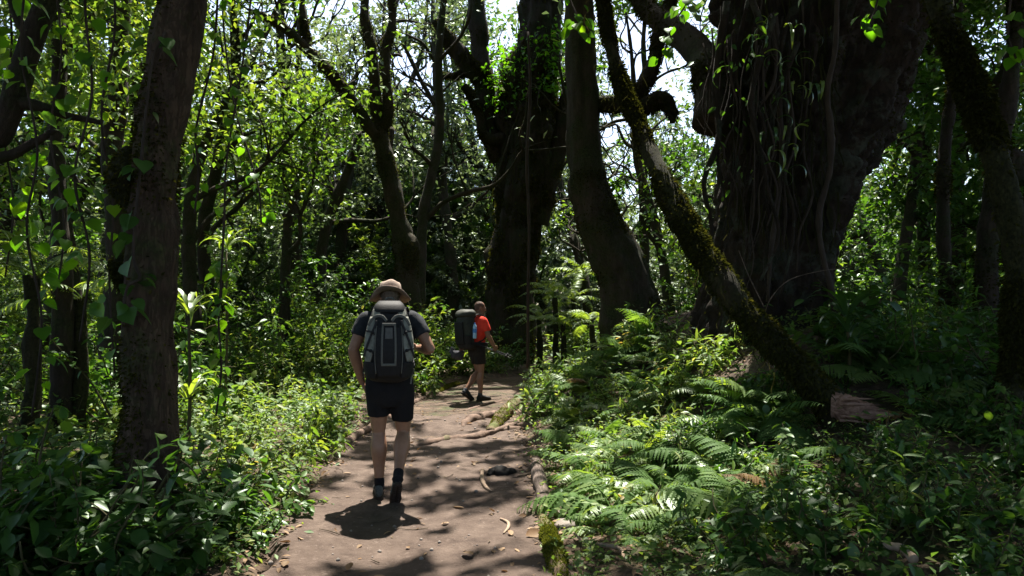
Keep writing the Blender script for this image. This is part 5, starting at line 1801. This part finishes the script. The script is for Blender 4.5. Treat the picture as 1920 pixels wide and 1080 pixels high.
# brimmed hat
HA = Acc()
prof = [(.002, .122), (.05, .121), (.08, .114), (.092, .098), (.097, .07), (.099, .035), (.102, .02), (.125, .012), (.155, .004), (.184, -.004), (.186, -.007), (.182, -.009), (.152, -.001), (.12, .006), (.098, .012), (.092, .03), (.086, .092), (.05, .113), (.002, .115)]
na = 64
V = []
for k, (r, z) in enumerate(prof):
    for a in np.linspace(0, 2 * math.pi, na, endpoint=False):
        b = max(0, (r - .1) / .074)
        wav = b * (.026 * math.cos(2 * a) * -1 + .008 * math.sin(3 * a + 1) + .006 * math.sin(5 * a))
        dent = .006 * math.sin(4 * a + 9 * z) * (1 if z > .04 else 0) - (.018 if z > .12 else 0) * math.exp(-(r * math.cos(a) / .03) ** 2) * (r < .08)
        V.append(c0 + hr * r * math.cos(a) * .93 + hf * (r * math.sin(a) * 1.08 - .012) + hu * (z + .022 + wav + dent))
V = np.array(V)
i, j, k = np.arange(len(prof) - 1)[:, None] * na, np.arange(na)[None], (np.arange(na)[None] + 1) % na
HA.add(V, np.stack([i + j, i + k, i + na + k, i + na + j], -1).reshape(-1, 4))
hat = link("sun_hat", HA.mesh("sun_hat"), M['hat_cloth'], body)
bp = [c0 + hr * .1 * math.cos(a) * .94 + hf * (.1 * math.sin(a) * 1.08 - .012) + hu * .052 for a in np.linspace(0, 2 * math.pi, 25)]
A = Acc()
A.add(*band(bp, hu, .016, .006, 60))
for a in np.linspace(0, 6.28, 9)[:-1]:
    q = c0 + hr * .1 * math.cos(a) * .95 + hf * (.1 * math.sin(a) * 1.09 - .012) + hu * .052
    A.add(*band([q + hu * .03, q, q - hu * .02], np.cross(hu, [math.cos(a), math.sin(a), 0]), .012, .008, 8))
link("hat_band", A.mesh("hat_band"), M['hat_band'], hat)

# ---- the near hiker's backpack -----------------------------------------------------------
PK = [(.955, 0, -.2, .1, .05), (.985, 0, -.215, .155, .085), (1.08, 0, -.225, .182, .105), (1.2, 0, -.23, .19, .118), (1.33, 0, -.225, .178, .112), (1.45, 0, -.21, .155, .1), (1.54, 0, -.185, .125, .08), (1.585, 0, -.165, .075, .05)]
pack = tag(link("backpack", None, loc=root, rot=(0, 0, TURN)), "black and grey daypack on the back of the hatted hiker", "backpack")
fuse("pack_body", [zrings(PK, 50, 40, 2.7)], .008, 1, M['nylon_black'], pack, .009, 9)
# angles: 270 deg is straight back towards the camera
for a0, a1 in ((192, 243), (297, 348)):
    mesh_of("side_panel", [loft_patch(PK, a0, a1, 1.12, 1.47, .008, .012, 2.7, taper=.55)], M['nylon_grey'], pack)
for a0, a1 in ((190, 246), (294, 350)):
    mesh_of("side_pocket", [loft_patch(PK, a0, a1, .99, 1.115, .014, .02, 2.7, taper=.15)], M['nylon_black'], pack)
mesh_of("front_pocket", [loft_patch(PK, 247, 293, 1.0, 1.4, .02, .03, 2.7, taper=.12)], M['nylon_black'], pack)


def on_pack(a, z, off):
    s = spline(np.array(PK, float), 80)
    r = [np.interp(z, s[:, 0], s[:, k]) for k in range(5)]
    c, s_ = math.cos(math.radians(a)), math.sin(math.radians(a))
    return np.array([r[1] + (r[3] + off) * np.sign(c) * abs(c) ** (2 / 2.7), r[2] + (r[4] + off) * np.sign(s_) * abs(s_) ** (2 / 2.7), z])


for a in (261.5, 278.5):
    mesh_of("daisy_strap", [band([on_pack(a, z, .024) for z in np.linspace(1.095, 1.41, 8)], EX, .016, .005)], M['webbing_pale'], pack)
mesh_of("pocket_trim", [band([on_pack(a, 1.1, .025) for a in (260, 265, 270, 275, 280)], EZ, .02, .006)], M['webbing_pale'], pack)
mesh_of("pocket_trim", [band([on_pack(a, 1.41, .025) for a in (260, 265, 270, 275, 280)], EZ, .02, .006)], M['webbing_pale'], pack)
mesh_of("name_patch", [loft_patch(PK, 266, 274, 1.3, 1.385, .026, .006, 2.7)], plain("patch_grey", (.09, .09, .085), .8), pack)
mesh_of("top_pocket", [zrings([(1.49, 0, -.235, .09, .045), (1.51, 0, -.235, .12, .066), (1.56, 0, -.21, .115, .062), (1.595, 0, -.185, .085, .04)], 24, 30, 2.6)], M['nylon_black'], pack)
for a0, a1 in ((212, 250), (290, 328)):
    mesh_of("upper_panel", [loft_patch(PK, a0, a1, 1.475, 1.55, .008, .012, 2.7, taper=.3)], M['nylon_grey'], pack)
for sd in (-1, 1):
    mesh_of("zip", [band([on_pack(270 + sd * 23, z, .021) for z in np.linspace(1.03, 1.4, 8)], EX, .007, .004)], M['webbing_pale'], pack)
    mesh_of("diagonal_strap", [band([on_pack(270 + sd * 68, 1.16, .016), on_pack(270 + sd * 50, 1.24, .017), on_pack(270 + sd * 36, 1.34, .018), on_pack(270 + sd * 24, 1.44, .02)], EZ, .018, .006)], M['webbing'], pack)
# the pale M-shaped yoke under the lid
for sd in (-1, 1):
    mesh_of("yoke", [band([on_pack(270 + sd * 3, 1.435, .014), on_pack(270 + sd * 12, 1.47, .012), on_pack(270 + sd * 28, 1.475, .012), on_pack(270 + sd * 45, 1.45, .012), on_pack(270 + sd * 58, 1.4, .012)], EZ, .024, .008)], M['webbing_pale'], pack)
for z, a0 in ((1.36, 205), (1.22, 202), (1.36, 335), (1.22, 338)):
    sd = -1 if a0 < 270 else 1
    mesh_of("compression_strap", [band([on_pack(a0, z, .014), on_pack((a0 + 270) / 2, z - .012, .018), on_pack(270 + sd * 26, z - .03, .026)], EZ, .016, .005)], M['webbing'], pack)
    q = on_pack((a0 + 270) / 2, z - .012, .022)
    mesh_of("buckle", [ball(q, .016, .008, .013, n=10, m=6)], M['nylon_black'], pack)
mesh_of("haul_loop", [tube([(-.035, -.13, 1.57), (-.03, -.14, 1.61), (0, -.145, 1.62), (.03, -.14, 1.61), (.035, -.13, 1.57)], [.007] * 5, seg=8, n=24)], M['webbing_pale'], pack)
for sd in (-1, 1):
    mesh_of("shoulder_strap", [band([(sd * .075, -.15, 1.47), (sd * .1, -.1, 1.535), (sd * .118, -.02, 1.545), (sd * .13, .07, 1.5), (sd * .135, .13, 1.38), (sd * .14, .135, 1.25), (sd * .165, .06, 1.13), (sd * .175, -.1, 1.06)], EX, .062, .016, 40)], M['nylon_black'], pack)
    mesh_of("waist_belt", [band([(sd * .14, -.16, 1.03), (sd * .185, -.07, 1.02), (sd * .19, .03, 1.015), (sd * .13, .12, 1.01), (sd * .01, .14, 1.01)], EZ, .05, .014, 30)], M['nylon_black'], pack)
mesh_of("hanging_strap", [band([(.17, -.24, 1.1), (.178, -.25, 1.03), (.17, -.255, .94)], EX, .014, .004)], M['webbing_pale'], pack)
mesh_of("hanging_strap", [band([(-.185, -.2, 1.12), (-.2, -.2, 1.04), (-.195, -.2, .99)], EX, .012, .004)], M['webbing'], pack)
mesh_of("drinking_tube", [tube([(.06, -.15, 1.5), (.075, -.12, 1.56), (.09, -.07, 1.575), (.105, 0, 1.56), (.12, .08, 1.48)], [.008] * 5, seg=10, n=30)], M['blue'], pack)

# ---- the far hiker in red -----------------------------------------------------------------
fx, fy = (894 - 960) / FPX * 12.1, 12.1
root2 = np.array([fx, fy, float(H(fx, fy)) + .004])
face = math.radians(-52)                       # turned to the right of straight ahead
J2 = {k: np.array(v, float) for k, v in dict(
    hipL=(-.09, 0, .9), kneeL=(-.08, .1, .5), ankL=(-.07, -.2, .17),
    hipR=(.09, 0, .9), kneeR=(.085, .03, .49), ankR=(.08, .02, .09),
    shL=(-.185, -.01, 1.42), elL=(-.25, -.14, 1.17), wrL=(-.25, -.16, .94),
    shR=(.185, .0, 1.42), elR=(.27, .05, 1.15), wrR=(.24, .2, .96)).items()}
hd2, (hf2, hr2, hu2) = head((0, .07, 1.625), (0.35, 1, -.12))
T2 = [(.82, 0, 0, .145, .105), (.93, 0, -.005, .165, .12), (1.05, 0, .01, .15, .115), (1.2, 0, .01, .165, .12), (1.32, 0, .005, .18, .118), (1.41, 0, 0, .175, .1), (1.47, 0, 0, .11, .075), (1.51, 0, .015, .06, .058)]
skin = [zrings(T2), limb([(0, 0, 1.45), (0, .03, 1.53), (0, .06, 1.6)], [.062, .058, .056])] + hd2
for s in 'LR':
    k, a, h_ = J2['knee' + s], J2['ank' + s], J2['hip' + s]
    calf = k + (a - k) * .3 + np.array([0, -.018, 0])
    skin.append(limb([h_, h_ + (k - h_) * .5, k + (h_ - k) * .1, k, calf, k + (a - k) * .62, a, a + (a - k) * .08], [.09, .08, .062, .056, .06, .046, .034, .036], n=46))
    sh, e, w = J2['sh' + s], J2['el' + s], J2['wr' + s]
    skin.append(limb([sh, sh + (e - sh) * .45, e + (sh - e) * .08, e, e + (w - e) * .25, e + (w - e) * .65, w], [.05, .052, .043, .041, .045, .036, .027], n=40))
skin += hand(J2['wrL'], (0, -.03, -.16), (.9, .3, 0), (0, 1, 0), 1.0, .85)
skin += hand(J2['wrR'], (-.02, .1, -.14), (-.9, .1, .1), (0, 1, .2), 1.0, .95)
skin.append(limb([J2['ankR'], J2['ankR'] + [0, .05, -.045], J2['ankR'] + [0, .15, -.06]], [.036, .034, .026]))
skin.append(limb([J2['ankL'], J2['ankL'] + [0, .02, -.06], J2['ankL'] + [0, .09, -.13]], [.036, .032, .024]))
body2 = fuse("person", skin, .0075, 1, M['skin_tan'])
body2.location = root2
body2.rotation_euler = (0, 0, face)
tag(body2, "bare-headed hiker in red T-shirt turning along the bend of the path", "person")
sh_p = [zrings([(.93, 0, 0, .172, .128), (1.05, 0, .008, .166, .13), (1.2, 0, .01, .18, .134), (1.32, 0, .005, .194, .13), (1.41, 0, 0, .19, .112), (1.47, 0, 0, .12, .085), (1.5, 0, .01, .078, .072)])]
for s in 'LR':
    sh, e = J2['sh' + s], J2['el' + s]
    sg = -1 if s == 'L' else 1
    sh_p.append(tube([sh + [-.06 * sg, 0, .005], sh + [-.01 * sg, 0, -.008], sh + (e - sh) * .3, sh + (e - sh) * .75], [.058, .07, .078, .082], seg=20, n=20))
fuse("t_shirt", sh_p, .01, 3, M['shirt_red'], body2, .008, 14)
so = [zrings([(.7, 0, 0, .09, .09), (.78, 0, 0, .165, .12), (.87, 0, 0, .19, .135), (.96, 0, 0, .182, .132), (1.01, 0, 0, .172, .126)])]
for s in 'LR':
    h_, k = J2['hip' + s], J2['knee' + s]
    so.append(tube([h_ + [0, 0, .03], h_ + (k - h_) * .3, h_ + (k - h_) * .62], [.098, .102, .098], seg=22, n=18))
fuse("shorts", so, .01, 3, M['shorts_brown'], body2, .007, 12)
c2 = np.array([0, .07, 1.625])
fuse("hair", [ball(c2 + hu2 * .032 - hf2 * .014, .079, .094, .087, hr2, hf2), ring_loft([(c2 - hf2 * .045 + hu2 * z, hr2, hf2, a, b) for z, a, b in [(-.05, .05, .045), (0, .07, .054), (.04, .07, .055)]], 20)], .007, 2, M['hair_short'], body2, .003, 60)
for k in (-1, 1):
    mesh_of("eye", [ball(c2 + hr2 * .031 * k + hf2 * .083 + hu2 * .012, .012, .009, .009)], M['eye'], body2)
for s in 'LR':
    a, k = J2['ank' + s], J2['knee' + s]
    mesh_of("sock", [limb([a + (k - a) * .1, a, a + (a - k) * .06], [.039, .04, .044])], M['grey_cloth'], body2)
shoe("shoe", body2, J2['ankR'] + [0, -.07, -.095], (.05, 1, 0), (0, 0, 1), M['shoe_dark'])
shoe("shoe", body2, J2['ankL'] + np.array([0, -.075, -.035]), nrm(np.array([0, .2, -.13])), (0, .5, .8), M['shoe_dark'])

PK2 = [(.92, 0, -.2, .12, .06), (.95, 0, -.215, .16, .1), (1.1, 0, -.235, .18, .13), (1.3, 0, -.245, .185, .14), (1.45, 0, -.24, .175, .135), (1.53, 0, -.22, .15, .11), (1.56, 0, -.21, .1, .07)]
pack2 = tag(link("backpack", None, loc=root2, rot=(0, 0, face)), "large dark trekking pack on the back of the red-shirted hiker", "backpack")
fuse("pack_body", [zrings(PK2, 50, 40, 2.3)], .009, 1, M['nylon_olive'], pack2, .008, 9)
fuse("lid", [zrings([(1.47, 0, -.25, .16, .13), (1.5, 0, -.245, .19, .155), (1.56, 0, -.23, .18, .14), (1.6, 0, -.21, .12, .09)], 30, 36, 2.6)], .009, 2, M['nylon_olive'], pack2, .006, 10)
for a0, a1 in ((180, 232), (308, 360)):
    mesh_of("side_pocket", [loft_patch(PK2, a0, a1, .97, 1.15, .025, .035, 2.8, taper=.1)], M['nylon_black'], pack2)
mesh_of("front_pocket", [loft_patch(PK2, 238, 302, 1.0, 1.38, .022, .035, 2.8, taper=.1)], M['nylon_black'], pack2)
mesh_of("hip_pouch", [zrings([(.9, .03, -.22, .1, .05), (.92, .03, -.23, .19, .1), (.99, .03, -.23, .2, .11), (1.03, .03, -.22, .16, .08)], 24, 30, 2.6)], M['shorts_brown'], pack2)
for sd in (-1, 1):
    mesh_of("shoulder_strap", [band([(sd * .075, -.12, 1.45), (sd * .1, -.07, 1.51), (sd * .115, 0, 1.51), (sd * .125, .09, 1.46), (sd * .13, .14, 1.35), (sd * .14, .145, 1.22), (sd * .165, .07, 1.1), (sd * .175, -.1, 1.02)], EX, .06, .016, 40)], M['nylon_black'], pack2)
    mesh_of("waist_belt", [band([(sd * .14, -.16, 1.0), (sd * .19, -.06, .995), (sd * .195, .04, .99), (sd * .13, .14, .985), (sd * .01, .15, .985)], EZ, .07, .016, 30)], M['nylon_black'], pack2)
    mesh_of("compression_strap", [band([(sd * .185, -.2, 1.42), (sd * .2, -.26, 1.38), (sd * .19, -.34, 1.34)], EZ, .018, .005)], M['webbing'], pack2)


def bottle(loc, label, capmat, h=.24):
    o = link("water_bottle", None, loc=loc, rot=(0, 0, face))
    tag(o, label, "bottle")
    mesh_of("body", [zrings([(0, 0, 0, .02, .02), (.004, 0, 0, .033, .033), (h * .3, 0, 0, .036, .036), (h * .5, 0, 0, .033, .033), (h * .72, 0, 0, .036, .036), (h * .88, 0, 0, .02, .02), (h * .94, 0, 0, .014, .014)], 30, 20, 2)], M['bottle'], o)
    mesh_of("label_wrap", [zrings([(h * .36, 0, 0, .037, .037), (h * .6, 0, 0, .0372, .0372)], 6, 20, 2)], M['blue'], o)
    mesh_of("cap", [zrings([(h * .92, 0, 0, .016, .016), (h, 0, 0, .016, .016)], 4, 16, 2)], capmat, o)
    return o


R2 = Matrix.Rotation(face, 3, 'Z')
loc_ = lambda v: np.array(R2 @ Vector(v)) + root2
bottle(loc_((.225, -.2, 1.1)), "pale blue water bottle in the near side pocket of the trekking pack", M['blue'], .27)
bottle(loc_((-.225, -.26, 1.08)), "small blue bottle with red cap on the far side of the trekking pack", M['shirt_red'], .2)
# trekking poles carried in the hand
for k, (dz, dx, lab) in enumerate([(0, 0, "upper folded trekking pole in the red-shirted hiker's hand"), (-.03, .025, "lower folded trekking pole in the red-shirted hiker's hand")]):
    hp = J2['wrR'] + np.array([-.02, .055, -.085])
    d_ = nrm(np.array([.05, .9, -.28 - .05 * k]))
    a_, b_ = hp - d_ * .38 + np.array([dx, 0, dz]), hp + d_ * (.34 - .05 * k) + np.array([dx, 0, dz])
    o = link("trekking_pole", None, loc=root2, rot=(0, 0, face))
    tag(o, lab, "trekking pole", "trekking poles")
    mesh_of("shaft", [tube([a_, b_], [.008, .007], seg=10, n=12)], M['metal'], o)
    mesh_of("grip", [tube([a_ - d_ * .02, a_ + d_ * .05, a_ + d_ * .13], [.014, .016, .013], seg=10, n=12)], M['nylon_black'], o)
    mesh_of("basket", [tube([b_ - d_ * .09, b_ - d_ * .08, b_ - d_ * .07], [.012, .03, .012], seg=14, n=8)], M['nylon_black'], o)
    mesh_of("tip", [tube([b_ - d_ * .02, b_ + d_ * .05], [.008, .003], seg=8, n=6)], M['metal'], o)
# hat carried in the other hand
hc = J2['wrL'] + np.array([-.01, -.075, -.16])
o = link("carried_hat", None, loc=root2, rot=(0, 0, face))
tag(o, "crumpled dark grey hat held in the red-shirted hiker's lowered hand", "hat")
cr = []
for t, w, h_ in [(-.12, .03, .03), (-.09, .07, .06), (-.02, .1, .085), (.05, .095, .08), (.1, .06, .05)]:
    cr.append((hc + np.array([.0, t, -t * .3]), EX, nrm(np.array([0, .3, 1])), w * .75, h_))
fuse("crown_cloth", [ring_loft(cr, 26, 2.3)], .007, 2, M['grey_cloth'], o, .012, 12)
br = [hc + np.array([.065 * math.cos(a), .135 * math.sin(a), .04 + .05 * math.sin(a * 2) - .05 * math.sin(a)]) for a in np.linspace(0, 2 * math.pi, 25)]
mesh_of("brim", [band(br, (0, .3, 1), .07, .006, 60)], M['grey_cloth'], o)
